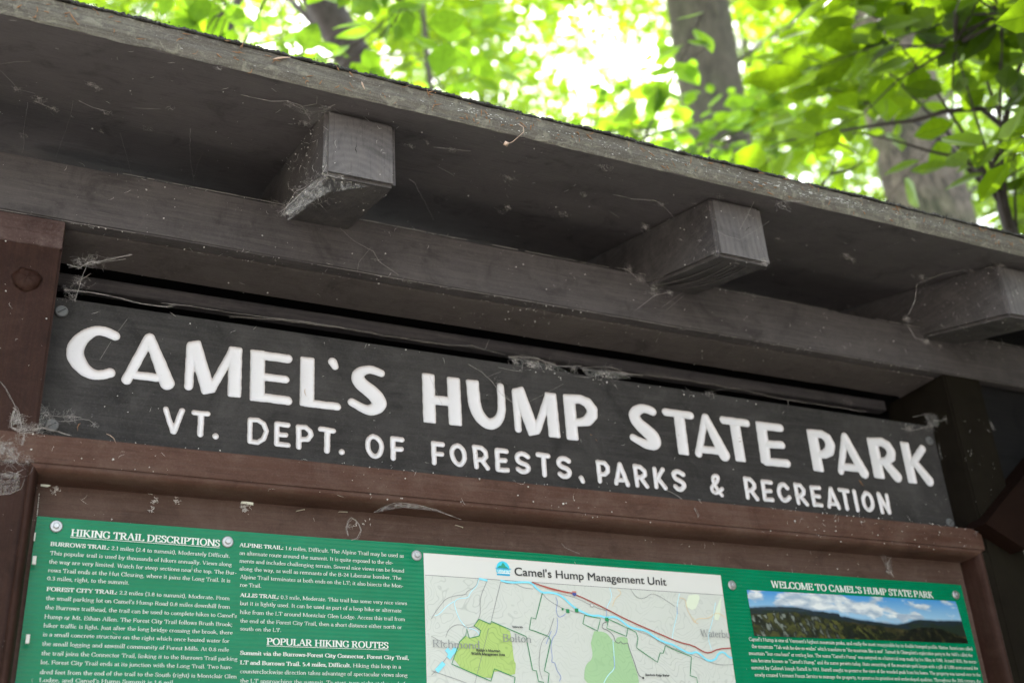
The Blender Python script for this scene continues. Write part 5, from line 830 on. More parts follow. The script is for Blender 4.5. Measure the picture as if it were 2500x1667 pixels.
# ------------------------------------------------------------------ stroke-built roman (serif) print
def arc(cx, cy, rx, ry, a0, a1, n=8):
    return [(cx + rx * math.cos(math.radians(a0 + (a1 - a0) * i / n)), cy + ry * math.sin(math.radians(a0 + (a1 - a0) * i / n))) for i in range(n + 1)]
def I(x, y0=0, y1=68): return ('I', x, y0, y1)
XH, CP, AS, DS = 43, 66, 72, -21
G = {
 'a': (40, [arc(18, 30, 12, 13, 160, 0, 6) + [(30, 8), (36, 1), (39, 4)], arc(18, 12, 12, 11.5, 80, 330, 8)]),
 'b': (46, [('T', 9, 0, AS), arc(24, 21, 15, 21, 130, -150, 12)]),
 'c': (38, [arc(21, 21, 15, 21, 50, 310, 12)]),
 'd': (46, [('T', 35, 0, AS), arc(20, 21, 15, 21, 50, 325, 12)]),
 'e': (39, [[(6, 25), (33, 25)] , arc(20, 21, 14, 21, 10, 320, 14)]),
 'f': (27, [('B', 11, 0, 58), arc(20, 58, 9, 12, 180, 50, 5), [(3, 42), (24, 42)]]),
 'g': (42, [arc(19, 28, 11, 14, 0, 360, 12), arc(19, -8, 15, 10, 120, 420, 12), [(30, 38), (39, 42)]]),
 'h': (48, [('T', 9, 0, AS), arc(24, 28, 13, 14, 150, 0, 6), ('B', 37, 0, 28)]),
 'i': (23, [('S', 11, 0, XH), [(9, 60), (13, 60)], [(11, 57), (11, 64)]]),
 'j': (22, [[(12, XH), (12, -8), (8, -18), (1, -20)], [(6, 41), (12, 43)], [(12, 57), (12, 64)]]),
 'k': (46, [('T', 9, 0, AS), [(12, 18), (34, 40)], [(19, 25), (40, 2)], [(33, 1), (46, 1)], [(27, 42), (40, 42)]]),
 'l': (23, [('T', 11, 0, AS)]),
 'm': (72, [('S', 9, 0, XH), arc(23, 28, 12, 14, 150, 0, 6), ('B', 35, 0, 28), arc(49, 28, 12, 14, 150, 0, 6), ('B', 61, 0, 28)]),
 'n': (48, [('S', 9, 0, XH), arc(24, 28, 13, 14, 150, 0, 6), ('B', 37, 0, 28)]),
 'o': (43, [arc(21, 21, 15.5, 21, 0, 360, 14)]),
 'p': (46, [('S', 9, DS, XH), arc(24, 21, 15, 21, 130, -140, 12)]),
 'q': (46, [('B', 35, DS, XH), arc(20, 21, 15, 21, 50, 320, 12)]),
 'r': (33, [('S', 9, 0, XH), arc(22, 30, 12, 12, 150, 50, 4)]),
 's': (33, [[(27, 32), (26, 40), (16, 42), (7, 38), (7, 31), (14, 25), (23, 19), (28, 12), (24, 3), (15, 0), (6, 3), (5, 11)]]),
 't': (28, [[(12, 54), (12, 8), (17, 1), (25, 4)], [(3, 42), (23, 42)]]),
 'u': (48, [[(9, XH), (9, 14), (13, 3), (21, 0), (30, 4), (36, 12)], ('S', 37, 0, XH), [(2, 42), (9, 42)]]),
 'v': (42, [[(7, XH), (21, 0)], [(21, 0), (36, XH)], [(1, 42), (14, 42)], [(28, 42), (41, 42)]]),
 'w': (62, [[(7, XH), (19, 0)], [(19, 0), (31, XH)], [(31, XH), (43, 0)], [(43, 0), (55, XH)], [(1, 42), (14, 42)], [(24, 42), (36, 42)], [(49, 42), (61, 42)]]),
 'x': (42, [[(8, XH), (34, 1)], [(34, XH), (8, 1)], [(2, 1), (14, 1)], [(28, 1), (40, 1)], [(2, 42), (14, 42)], [(28, 42), (40, 42)]]),
 'y': (42, [[(7, XH), (21, 0)], [(36, XH), (16, -14), (9, -20), (3, -17)], [(1, 42), (14, 42)], [(28, 42), (41, 42)]]),
 'z': (38, [[(6, 33), (6, 42), (32, 42), (6, 1), (32, 1), (33, 11)]]),
 'A': (62, [[(30, 67), (8, 1)], [(30, 67), (53, 1)], [(16, 24), (45, 24)], [(1, 1), (16, 1)], [(44, 1), (61, 1)]]),
 'B': (56, [('S', 12, 0, CP), [(12, 65), (34, 65), (42, 60), (43, 50), (40, 40), (30, 36), (12, 36)], [(30, 36), (42, 31), (47, 19), (43, 6), (32, 1), (12, 1)]]),
 'C': (60, [arc(33, 33, 26, 33, 45, 315, 14), [(52, 48), (52, 64)], [(52, 4), (53, 18)]]),
 'D': (66, [('S', 12, 0, CP), [(12, 65), (32, 65), (48, 58), (57, 43), (57, 24), (48, 8), (32, 1), (12, 1)]]),
 'E': (54, [('S', 12, 0, CP), [(12, 65), (46, 65), (47, 52)], [(12, 35), (38, 35)], [(38, 28), (38, 42)], [(12, 1), (48, 1), (50, 14)]]),
 'F': (50, [('S', 12, 0, CP), [(12, 65), (44, 65), (45, 52)], [(12, 34), (36, 34)], [(36, 27), (36, 41)]]),
 'G': (64, [arc(33, 33, 26, 33, 48, 300, 14), [(52, 48), (52, 64)], [(54, 28), (54, 6), (46, 2)], [(43, 28), (62, 28)]]),
 'H': (68, [('S', 13, 0, CP), ('S', 55, 0, CP), [(13, 34), (55, 34)]]),
 'I': (30, [('S', 15, 0, CP)]),
 'J': (32, [[(19, CP), (19, 4), (14, -8), (5, -10)], [(11, 65), (27, 65)]]),
 'K': (62, [('S', 12, 0, CP), [(15, 30), (46, 63)], [(24, 39), (54, 1)], [(46, 1), (62, 1)], [(38, 65), (54, 65)]]),
 'L': (52, [('S', 12, 0, CP), [(12, 1), (46, 1), (48, 15)]]),
 'M': (80, [('S', 12, 0, CP), [(12, CP), (39, 4)], [(39, 4), (66, CP)], ('S', 67, 0, CP)]),
 'N': (68, [('S', 11, 0, CP), [(11, CP), (56, 1)], ('S', 57, 0, CP)]),
 'O': (68, [arc(34, 33, 27, 33.5, 0, 360, 18)]),
 'P': (52, [('S', 12, 0, CP), [(12, 65), (32, 65), (44, 58), (46, 48), (42, 36), (32, 31), (12, 31)]]),
 'Q': (68, [arc(34, 33, 27, 33.5, 0, 360, 18), [(34, 4), (50, -10), (64, -14)]]),
 'R': (60, [('S', 12, 0, CP), [(12, 65), (32, 65), (43, 59), (45, 49), (41, 38), (30, 33), (12, 33)], [(28, 33), (50, 1)], [(44, 1), (60, 1)]]),
 'S': (46, [[(39, 50), (38, 61), (27, 67), (14, 64), (8, 54), (11, 43), (22, 36), (34, 30), (41, 20), (38, 7), (26, 0), (13, 2), (6, 8), (6, 19)]]),
 'T': (58, [('S', 29, 0, CP), [(5, 50), (6, 65), (52, 65), (53, 50)]]),
 'U': (66, [[(12, CP), (12, 20), (18, 5), (33, 0), (47, 5), (54, 20), (54, CP)], [(4, 65), (21, 65)], [(46, 65), (62, 65)]]),
 'V': (62, [[(9, CP), (31, 0)], [(31, 0), (53, CP)], [(1, 65), (18, 65)], [(45, 65), (61, 65)]]),
 'W': (88, [[(10, CP), (27, 0)], [(27, 0), (44, CP)], [(44, CP), (61, 0)], [(61, 0), (79, CP)], [(2, 65), (18, 65)], [(71, 65), (87, 65)]]),
 'Y': (58, [[(8, CP), (29, 32)], [(29, 32), (50, CP)], ('B', 29, 0, 32), [(1, 65), (16, 65)], [(43, 65), (57, 65)]]),
 'Z': (56, [[(8, 52), (8, 65), (47, 65), (8, 1), (48, 1), (50, 15)]]),
 '0': (44, [arc(22, 31, 16, 31, 0, 360, 14)]),
 '1': (36, [('B', 19, 0, 62), [(9, 54), (19, 62)]]),
 '2': (44, [[(9, 48), (12, 59), (22, 62), (33, 57), (34, 45), (27, 28), (8, 1), (36, 1), (37, 10)]]),
 '3': (44, [[(9, 54), (18, 62), (30, 60), (33, 49), (28, 37), (17, 33)], [(17, 33), (30, 31), (36, 19), (31, 4), (18, 0), (7, 5)]]),
 '4': (44, [[(29, 0), (29, 62), (5, 18), (38, 18)]]),
 '5': (44, [[(34, 62), (14, 62), (11, 36), (24, 38), (34, 30), (36, 18), (30, 4), (17, 0), (7, 4)]]),
 '6': (44, [[(34, 60), (20, 54), (10, 38), (8, 18)], arc(22, 19, 14, 19, 180, 540, 12)]),
 '7': (42, [[(7, 50), (8, 61), (36, 61), (16, 0)]]),
 '8': (44, [arc(22, 46, 12, 15, 0, 360, 10), arc(22, 16, 15, 16, 0, 360, 12)]),
 '9': (44, [[(10, 2), (24, 8), (34, 24), (36, 44)], arc(22, 43, 14, 19, 0, 360, 12)]),
 '.': (20, [[(10, 0), (10, 8)]]), ',': (20, [[(10, 7), (10, 0), (6, -9)]]), ':': (21, [[(10, 0), (10, 8)], [(10, 34), (10, 42)]]), ';': (21, [[(10, 7), (10, 0), (6, -9)], [(10, 34), (10, 42)]]),
 '(': (27, [[(23, 72), (11, 50), (10, 20), (22, -14)]]), ')': (27, [[(4, 72), (16, 50), (17, 20), (5, -14)]]),
 "'": (18, [[(9, 70), (9, 52)]]), '"': (28, [[(8, 70), (8, 52)], [(18, 70), (18, 52)]]), '-': (28, [[(4, 22), (23, 22)], [(4, 25), (23, 25)]]), '&': (60, [[(50, 30), (36, 2), (16, 0), (8, 14), (14, 30), (34, 46), (36, 60), (26, 67), (18, 58), (24, 38), (52, 1)]]),
 ' ': (24, []),
}
def glyph_quads(ch, bold, sans=False):
    thick, thin = (12.5, 5.2) if bold else (7.8, 3.6)
    if sans: thick = thin = (13 if bold else 8.5)
    adv, st = G.get(ch, G[' '])
    Q = []
    def seg(p, q, w):
        dx, dy = q[0] - p[0], q[1] - p[1]; L = math.hypot(dx, dy)
        if L < 1e-6: return
        e = w * .12; ux, uy = dx / L, dy / L; nx_, ny_ = -uy * w / 2, ux * w / 2
        Q.append([(p[0] + nx_ - ux * e, p[1] + ny_ - uy * e), (p[0] - nx_ - ux * e, p[1] - ny_ - uy * e), (q[0] - nx_ + ux * e, q[1] - ny_ + uy * e), (q[0] + nx_ + ux * e, q[1] + ny_ + uy * e)])
    for s in st:
        if isinstance(s, tuple) and isinstance(s[0], str):
            ty, x, y0, y1 = s
            seg((x, y0), (x, y1), thick)
            if not sans:
                hw = thick * .95
                seg((x - hw, y0 + thin * .4), (x + hw, y0 + thin * .4), thin)
                if ty == 'S': seg((x - hw, y1 - thin * .4), (x + (hw if y1 > 50 else 0), y1 - thin * .4), thin)
                if ty == 'T': seg((x - hw, y1 - thin * .4), (x, y1 - thin * .4), thin)
        else:
            wl = []
            for p, q in zip(s[:-1], s[1:]):
                L = math.hypot(q[0] - p[0], q[1] - p[1]); wl.append(thin + (thick - thin) * (abs(q[1] - p[1]) / max(L, 1e-6)) ** 1.2)
            diag_up = len(s) == 2 and s[1][0] > s[0][0] and abs(s[1][1] - s[0][1]) > 25
            for (p, q), w in zip(zip(s[:-1], s[1:]), wl):
                # right-leaning diagonals are thin, left-leaning thick, as in roman type
                if len(s) == 2 and abs(q[1] - p[1]) > 25 and abs(q[0] - p[0]) > 8:
                    sl = (q[1] - p[1]) * (q[0] - p[0]); w = thin * 1.15 if sl > 0 else thick
                    if sans: w = thick
                seg(p, q, w)
    return adv, Q
GQ = {}
def text_width(s, bold0, sans):
    x = 0; b = bold0
    for ch in s:
        if ch == '*': b = not b; continue
        x += glyph_quads_c(ch, b, sans)[0] * (1.06 if b else 1)
    return x
def glyph_quads_c(ch, b, sans):
    k_ = (ch, b, sans)
    if k_ not in GQ: GQ[k_] = glyph_quads(ch, b, sans)
    return GQ[k_]
def set_text(mb, s, x0, z0, width, h, bold0, off, sans=False, capref=66.0):
    sx = width / text_width(s, bold0, sans); sz = h / capref
    x = 0; b = bold0; alt = 0
    for ch in s:
        if ch == '*': b = not b; continue
        adv, Q = glyph_quads_c(ch, b, sans); kx = 1.06 if b else 1
        for q in Q:
            alt += 1
            o_ = off + (alt % 7) * 1.5e-5
            V = []
            for gx, gy in q:
                X = x0 + (x + gx * kx) * sx; Z = z0 + gy * sz; V.append((X, ysurf(X, Z) - o_, Z))
            mb.add(V, [(0, 1, 2, 3)])
        x += adv * kx
cols = {'white': 'print_white', 'ink': 'print_ink', 'grey': 'print_grey', 'sign': 'print_sign'}
for i, (s, x0, z0, wd, h, font, col) in enumerate(TEXTS):
    x0, z0, wd, h = x0 / 1000, z0 / 1000, wd / 1000, h / 1000
    onmap = x0 > .45 and x0 < .90 and not (col == 'white')
    par = mapsheet if onmap else poster
    if font == 'sans':
        cu = bpy.data.curves.new('title', 'FONT'); cu.body = s; cu.size = 1.0; cu.offset = 0.0
        to = bpy.data.objects.new('title', cu); COL.objects.link(to)
        dg = bpy.context.evaluated_depsgraph_get(); me = bpy.data.meshes.new_from_object(to.evaluated_get(dg))
        co = np.array([v_.co[:] for v_ in me.vertices]); fs = [tuple(p.vertices) for p in me.polygons]
        bpy.data.objects.remove(to)
        mnx, mxx = co[:, 0].min(), co[:, 0].max()
        X = x0 + (co[:, 0] - mnx) / (mxx - mnx) * wd; Z = z0 + co[:, 1] / .729 * h
        vs = []; ff = []
        for j_, (dx, dz) in enumerate(((0, 0), (.00035, 0), (0, .0002), (.00035, .0002))):     # slightly bolder print
            n0 = len(vs); vs += [(x + dx, ysurf(x, z) - .0016 - j_ * 1e-5, z + dz) for x, z in zip(X, Z)]; ff += [tuple(q + n0 for q in f_) for f_ in fs]
        mesh_obj('map_title', vs, ff, M[cols[col]], par)
        continue
    mb = MB()
    off = .0030 if onmap else .0012
    set_text(mb, s, x0, z0, wd, h, font.endswith('b'), off, font == 'sansb')
    head = s.isupper() and col == 'white'
    if head and 'WELCOME' not in s:
        zz = z0 - h * .17; V = [(x0 + wd * t / 20, z) for t in range(21) for z in (zz, zz - h * .075)]
        mb.add([(x, ysurf(x, z) - off, z) for x, z in V], [(2 * t, 2 * t + 1, 2 * t + 3, 2 * t + 2) for t in range(20)])
    nm = 'heading' if head else ('place_name' if onmap else 'text_line')
    mb.build(nm, M[cols[col]], par)
# ------------------------------------------------------------------ things stuck on the board
def scrap(name, label, pts, y, mat, cat):
    n = len(pts)
    vs = [(x, y - .0012 - .0012 * math.sin(i * 2.1), z) for i, (x, z) in enumerate(pts)] + [(x, y - .0004, z) for x, z in pts]
    fs = [tuple(range(n)), tuple(range(2 * n - 1, n - 1, -1))] + [(i, i + n, (i + 1) % n + n, (i + 1) % n) for i in range(n)]
    o = mesh_obj(name, vs, fs, mat); tag(o, label, cat); return o
def W2(px, py, y):   # photograph pixel -> place on a plane facing the path
    d = _f + (px - 1250) / FPX * _r2 - (py - 833.5) / FPX * _u2
    t = (y - CAM_POS.y) / d.y; p = CAM_POS + d * t
    return (p.x, p.z)
scrap('paper_scrap', 'torn white paper corner left under the moulding at the far left', [W2(*p, .0333) for p in ((98, 1175), (129, 1177), (127, 1184), (116, 1189), (99, 1187))], .0333, M['paper'], 'paper scrap')
scrap('paper_scrap', 'pale green and white paper scrap with torn tissue above the second poster bolt', [W2(*p, .0333) for p in ((590, 1220), (618, 1220), (618, 1233), (605, 1231), (587, 1229))], .0333, M['paper'], 'paper scrap')
scrap('paper_scrap', 'small folded paper shred left of the paler green scrap', [W2(*p, .0333) for p in ((354, 1198), (374, 1201), (372, 1207), (356, 1204))], .0333, M['paper'], 'paper scrap')
mb = MB()
for cx, cy, n, s in ((135, 1197, 26, 8), (377, 1222, 22, 7), (370, 1244, 10, 4), (430, 1224, 20, 7), (597, 1238, 40, 9), (598, 1246, 16, 6), (865, 1276, 5, 9), (890, 1279, 6, 10)):
    for i in range(n):
        x, z = W2(cx + random.gauss(0, s * .6), cy + random.gauss(0, s * .5), .0333)
        sliver(mb, (x, .0325, z), (random.uniform(-1, 1), -.1, random.uniform(-1, 1)), random.uniform(.001, .004), random.uniform(.0002, .0006), .5)
tag(mb.build('torn_fibres', M['lint'], kind='stuff'), 'pale torn paper fibres stuck around old staples on the brown board', 'paper fibres')
def staple(p, ang, lab):
    x, z = W2(*p, .0333); L = .0052; dx, dz = math.cos(ang) * L, math.sin(ang) * L
    mb = MB(); mb.tube([(x - dx, .0333, z - dz), (x - dx, .0315, z - dz), (x + dx, .0315, z + dz), (x + dx, .0333, z + dz)], .0005, 5)
    tag(mb.build('staple', M['staple']), lab, 'staple')
staple((733, 1246), .3, 'short bare staple slanting up to the right above the first text column gap')
staple((837, 1250), .06, 'level bare staple above the right end of the first green panel')
staple((1120, 1285), -.2, 'tiny staple above the map title')
# white overpainted drips and a line of chips under the moulding
mb = MB()
for a, b, n in (((161, 1175), (230, 1183), 30), ((535, 1212), (562, 1216), 9), ((96, 1200), (90, 1260), 14), ((86, 1310), (80, 1345), 8)):
    for i in range(n):
        t = (i + random.random() * .6) / n; x, z = W2(a[0] + (b[0] - a[0]) * t, a[1] + (b[1] - a[1]) * t, .026)
        L = random.uniform(.0004, .0016)
        mb.box((x, .0308, z), (x + (L if a[1] < 1199 or a[0] > 500 else .0007), .0322, z + (.0006 if a[1] < 1199 or a[0] > 500 else L)))
for p in ((85, 1357, 3), (69, 1548, 3), (86, 1300, 1)):
    x, z = W2(p[0], p[1], .02); mb.box((x - .0012 * p[2] / 2, .019, z - .009), (x + .0012 * p[2] / 2, .021, z + .0))
tag(mb.build('paint_chips', M['flake'], kind='stuff'), 'line of white paint chips along the moulding edge at the left', 'paint chips')

# flecks of dust and lint on every board
def flecks(name, parent, n, place, smin=.0004, smax=.0013, hair=.2, nrm='y'):
    mb = MB()
    for i in range(n):
        p = Vector(place())
        if noise.noise(p * 7.0 + Vector((n, 0, 0))) < random.uniform(-.35, .30): continue      # dirt gathers in patches
        s = smin * .8 + (smax * 1.3 - smin) * random.random() ** 4
        if random.random() < hair:
            sliver(mb, p, (random.uniform(-1, 1), random.uniform(-.2, .2), random.uniform(-1, 1)) if nrm == 'y' else (random.uniform(-1, 1), random.uniform(-1, 1), random.uniform(-.1, .1)), random.uniform(.003, .011), .00016, random.uniform(-.5, .5))
        else: blob(mb, p, s)
    return mb.build(name, M['lint'], parent, kind='stuff')
U = random.uniform
flecks('dust_flecks', kiosk, 560, lambda: (lambda x, y: (x, y, zs(y) - .001))(U(-.25, 1.8), U(YR + .01, .15)), hair=.35, nrm='z')
flecks('dust_flecks', kiosk, 330, lambda: (U(-.2, 1.7), -.0012, U(ZC0 + .001, ZC1)), hair=.25)
flecks('dust_flecks', kiosk, 280, lambda: (U(0, 1.4), U(.004, .105), ZC0 - .0012), hair=.2, nrm='z')
flecks('dust_flecks', kiosk, 240, lambda: (U(-.05, 1.38), -.0035, U(ZG0, ZF)), hair=.2)
flecks('dust_flecks', kiosk, 90, lambda: (U(.0, 1.38), -.004, ZF + random.gauss(0, .0006)), .0005, .0016, hair=.3)
flecks('dust_flecks', kiosk, 190, lambda: (U(0, 1.36), .0321, U(-.115, ZG1 - .002)), hair=.2)
flecks('dust_flecks', kiosk, 90, lambda: (U(0, 1.36), -.0062, ZG0 - .004 + random.gauss(0, .002)), hair=.1)
flecks('dust_flecks', kiosk, 150, lambda: (U(-.12, 0), -.0015, U(-.4, ZC0)), hair=.3)
flecks('dust_flecks', kiosk, 60, lambda: (U(1.385, 1.467), -.0015, U(-.05, ZC0)), .0003, .0008, hair=.3)
for x in (.26126, .81238, 1.35527):
    flecks('dust_flecks', kiosk, 46, lambda: (x + U(.004, WR - .004), YE - .0012, U(ZB + .004, ZT - .004)), .0003, .001, hair=.35)
    flecks('dust_flecks', kiosk, 110, lambda: (lambda y: (x - .001, y, U(ZB, ZT) + SL * (y - YE)))(U(YE, 0)), hair=.5)
    flecks('dust_flecks', kiosk, 60, lambda: (lambda y: (x + U(0, WR), y, ZB + SL * (y - YE) - .001))(U(YE, 0)), hair=.4, nrm='z')
flecks('dust_flecks', sign, 420, lambda: (U(0, 1.38), YS - .0008, U(-.02, .168)), .0002, .0008, hair=.12)
flecks('dust_flecks', sign, 160, lambda: (U(0, 1.38), YS - .0008, .170 - abs(random.gauss(0, .006))), .0004, .0016, hair=.4)
flecks('dust_flecks', poster, 120, lambda: (lambda x, z: (x, ysurf(x, z) - .0012, z))(U(.02, 1.33), U(-.30, -.107)), .0002, .0008, hair=.2)
# web-filled corners of edges: dusty beading on the fascia's bottom edge
flecks('dust_flecks', kiosk, 260, lambda: (U(0, 1.5), .003 + random.gauss(0, .0015), ZC0 - .001), .0004, .0015, hair=.35, nrm='z')
flecks('dust_flecks', kiosk, 140, lambda: (U(0, 1.5), .0205 + random.gauss(0, .001), ZC0 - .001), .0004, .0014, hair=.35, nrm='z')
flecks('dust_flecks', kiosk, 240, lambda: (U(-.3, 1.8), -.001, ZC1 + random.gauss(0, .0006)), .0003, .0010, hair=.3)

# loose dry bits
def bit(name, label, cat, p, d, L, w, mat=None, bend=.25):
    mb = MB(); sliver(mb, p, d, L, w, bend); tag(mb.build(name, mat or M['needle']), label, cat)
x, z = W2(1440, 1060, YS); bit('dry_needle', 'orange dry needle stuck to the sign right of the P of HUMP', 'needle', (x, YS - .001, z), (.75, 0, -.7), .014, .0006)
x, z = W2(196, 1035, YS); bit('dry_needle', 'brown needle hanging in web near the lower left of the sign', 'needle', (x, YS - .003, z), (-.2, 0, -1), .010, .0006)
x, z = W2(742, 960, YS); bit('dry_needle', 'pale straw stub between the letters E and L', 'straw', (x + .001, YS - .002, z + .006), (.15, 0, -1), .011, .0006, M['bud'])
x, z = W2(1915, 1175, YS); 
x, z = W2(2100, 1178, YS); bit('dry_needle', 'reddish curled scale under the letter R of PARK', 'bud scale', (x - .003, YS - .002, z + .004), (.6, 0, -.8), .012, .0009)
x, z = W2(275, 1075, 0); bit('dry_needle', 'thin straw needle on the rail under the left end of the sign', 'needle', (x - .008, -.0035, z + .006), (.7, 0, -.6), .015, .0004, M['bud'])
x, z = W2(690, 150, YR); bit('bud_scale', 'large papery brown bud scale on the roof edge left of the rafters', 'bud scale', (x - .012, YR - .004, z - .004), (1, 0, .45), .022, .0016, M['bud'], .1)
x, z = W2(180, 50, YR); bit('bud_scale', 'slim orange needle on the far left roof edge', 'needle', (x - .005, YR - .004, z + .006), (.6, 0, -.8), .018, .0009, M['needle'], .1)
x, z = W2(880, 215, YR); bit('bud_scale', 'short tan bud scale on the roof edge over the leftmost rafter', 'bud scale', (x, YR - .004, z + .006), (.4, 0, -1), .011, .0012, M['bud'], .1)
# seed dangling on its stalk from the roof edge
mb = MB(); a = W2(1273, 305, YR - .006); b = W2(1240, 352, YR - .006)
pts = [Vector((a[0] - .003, YR - .005, a[1] + .001)), Vector((a[0] + .002, YR - .007, a[1] - .004)), Vector((a[0] + .0015, YR - .008, a[1] - .012)), Vector((b[0] + .006, YR - .007, b[1] + .004)), Vector((b[0], YR - .007, b[1]))]
mb.tube(pts, .0004, 5); seed = empty('dangling_seed', (b[0], YR - .007, b[1])); tag(seed, 'pale seed dangling on a curled stalk from the roof edge', 'seed')
mb.build('stalk', M['bud'], seed); m2 = MB(); blob(m2, (b[0] - .003, YR - .007, b[1] - .001), .0040, (1.5, 1, 1)); m2.build('husk', M['bud'], seed, True)

# ------------------------------------------------------------------ cobwebs
def fuzz(mb, p, r, n, ra=.00008):
    p = Vector(p)
    for i in range(n):
        q = p + Vector((random.gauss(0, 1), random.gauss(0, .25), random.gauss(0, .8))) * r * .8
        d = Vector((random.gauss(0, 1), random.gauss(0, .3), random.gauss(0, 1))).normalized()
        L = r * random.uniform(.5, 1.6); s = d.orthogonal().normalized(); c1 = random.uniform(-.5, .5); c2 = random.uniform(-.3, .3)
        pts = [q + d * (L * (t - .5)) + s * L * (c1 * math.sin(t * 3.1) + c2 * math.sin(t * 7)) for t in (0, .2, .4, .6, .8, 1)]
        mb.tube(pts, ra * random.uniform(.6, 1.7), 3, False)
for label, strands, clumps, veils in WEBS:
    web = empty('cobweb', strands[0][1][0]); tag(web, label, 'cobweb')
    mb = MB()
    for wd, pts in strands:
        pts = [Vector(p) for p in pts]
        fine = []
        for a, b in zip(pts[:-1], pts[1:]):
            n = max(2, int((b - a).length / .004))
            for i in range(n): fine.append(a.lerp(b, i / n))
        fine.append(pts[-1])
        for s in range(1 if wd < .36 else 2 if wd < .65 else 4):
            amp = .0002 + (0 if wd < .36 else .0006 * wd) * (s + .5)
            off = random.random() * 50
            q = [p + Vector((noise.noise(p * 60 + Vector((off, 0, 0))), .6 * noise.noise(p * 60 + Vector((0, off, 0))), noise.noise(p * 60 + Vector((0, 0, off))))) * amp * 2 for p in fine]
            mb.tube(q, .00010 + .00014 * wd / (1 + s), 3, False)
    for p, r, n in clumps:
        fuzz(mb, p, r, n)
        if n >= 40: 
            for _ in range(int(n / 6)): blob(mb, Vector(p) + Vector((random.gauss(0, .4), random.gauss(0, .1), random.gauss(0, .35))) * r * .6, r * random.uniform(.06, .17))
    mb.build('silk_thread', M['silk'], web, kind='stuff')
    for poly in veils:
        c0 = sum((Vector(p) for p in poly), Vector()) / len(poly)
        bm = bmesh.new(); vs = [bm.verts.new(p) for p in poly]; f = bm.faces.new(vs)
        bmesh.ops.triangulate(bm, faces=[f]); bmesh.ops.subdivide_edges(bm, edges=bm.edges[:], cuts=5, use_grid_fill=True)
        for q in bm.verts: q.co += noise.noise_vector(q.co * 40) * .001
        me = bpy.data.meshes.new('veil'); bm.to_mesh(me); bm.free(); me.materials.append(M['veil'])
        o = bpy.data.objects.new('veil', me); link(o, web); o.matrix_parent_inverse = Matrix.Translation(-Vector(web.location))

# ------------------------------------------------------------------ trees
def DIR(px, py):
    d = _f + (px - 1250) / FPX * _r2 - (py - 833.5) / FPX * _u2; return d.normalized()
def AT(px, py, D): return CAM_POS + DIR(px, py) * D
# leaf templates (unit length along +X, midrib folded)
LN = np.array([(0, 0, 0), (.22, .20, .03), (.5, .29, .045), (.78, .17, .02), (1, 0, -.05), (.78, -.17, .02), (.5, -.29, .045), (.22, -.20, .03), (.25, 0, 0), (.52, 0, 0), (.8, 0, -.01)])
LNF = [(0, 8, 1), (8, 9, 2, 1), (9, 10, 3, 2), (10, 4, 3), (0, 7, 8), (7, 6, 9, 8), (6, 5, 10, 9), (5, 4, 10)]
LFV = np.array([(0, 0, 0), (.28, .23, .03), (.68, .22, .02), (1, 0, -.05), (.68, -.22, .02), (.28, -.23, .03)]); LFF = [(0, 3, 2, 1), (0, 5, 4, 3)]
def leaf_frames(n, tips, dirs, droop=.25, tilt=.5):
    d = dirs.copy(); d[:, 2] = d[:, 2] * .3 - droop * rng.random(n); d /= np.linalg.norm(d, axis=1)[:, None]
    up = np.tile([0, 0, 1.0], (n, 1)) + rng.normal(0, tilt, (n, 3)); s = np.cross(up, d); s /= np.linalg.norm(s, axis=1)[:, None]
    u = np.cross(d, s); return d, s, u
def leaves_mesh(pos, dirs, size, near):
    n = len(pos); d, s, u = leaf_frames(n, pos, dirs)
    T = LN if near else LFV; FF = LNF if near else LFF; k_ = len(T)
    V = pos[:, None, :] + size[:, None, None] * (T[None, :, 0:1] * d[:, None, :] + T[None, :, 1:2] * s[:, None, :] + T[None, :, 2:3] * u[:, None, :])
    faces = [tuple(i * k_ + j for j in f) for i in range(n) for f in FF]
    tone = np.repeat(rng.random(n), k_)
    along = np.tile(T[:, 0], n); across = np.tile(np.abs(T[:, 1]) / .29, n)
    return V.reshape(-1, 3), faces, {'tone': tone, 'along': along, 'across': across}
def sprays(center, radii, n_sprays, per, lsize):
    """positions and headings of leaves set alternately on twigs inside an ellipsoid"""
    P = []; Dd = []; S = []; twigs = []
    c = Vector(center)
    for i in range(n_sprays):
        while True:
            q = Vector((random.uniform(-1, 1), random.uniform(-1, 1), random.uniform(-1, 1)))
            if q.length < 1: break
        st = c + Vector((q.x * radii[0], q.y * radii[1], q.z * radii[2]))
        an = random.random() * 6.283; h = Vector((math.cos(an), math.sin(an), random.uniform(-.25, .15))); side = h.cross(Vector((0, 0, 1))).normalized()
        L = per * lsize * .42; pts = []
        for k_ in range(per):
            t = k_ / max(1, per - 1); p = st + h * (L * t) + Vector((0, 0, -.12 * L * t * t)); pts.append(p)
            sd = side if k_ % 2 else -side
            if k_ == per - 1: sd = Vector((0, 0, 0))
            dd = (h * .55 + sd * .8 + Vector((random.gauss(0, .15), random.gauss(0, .15), random.gauss(0, .12)))).normalized()
            P.append(p); Dd.append(dd); S.append(lsize * random.uniform(.65, 1.15))
        twigs.append(pts)
    return P, Dd, S, twigs
leaf_meshes = {}
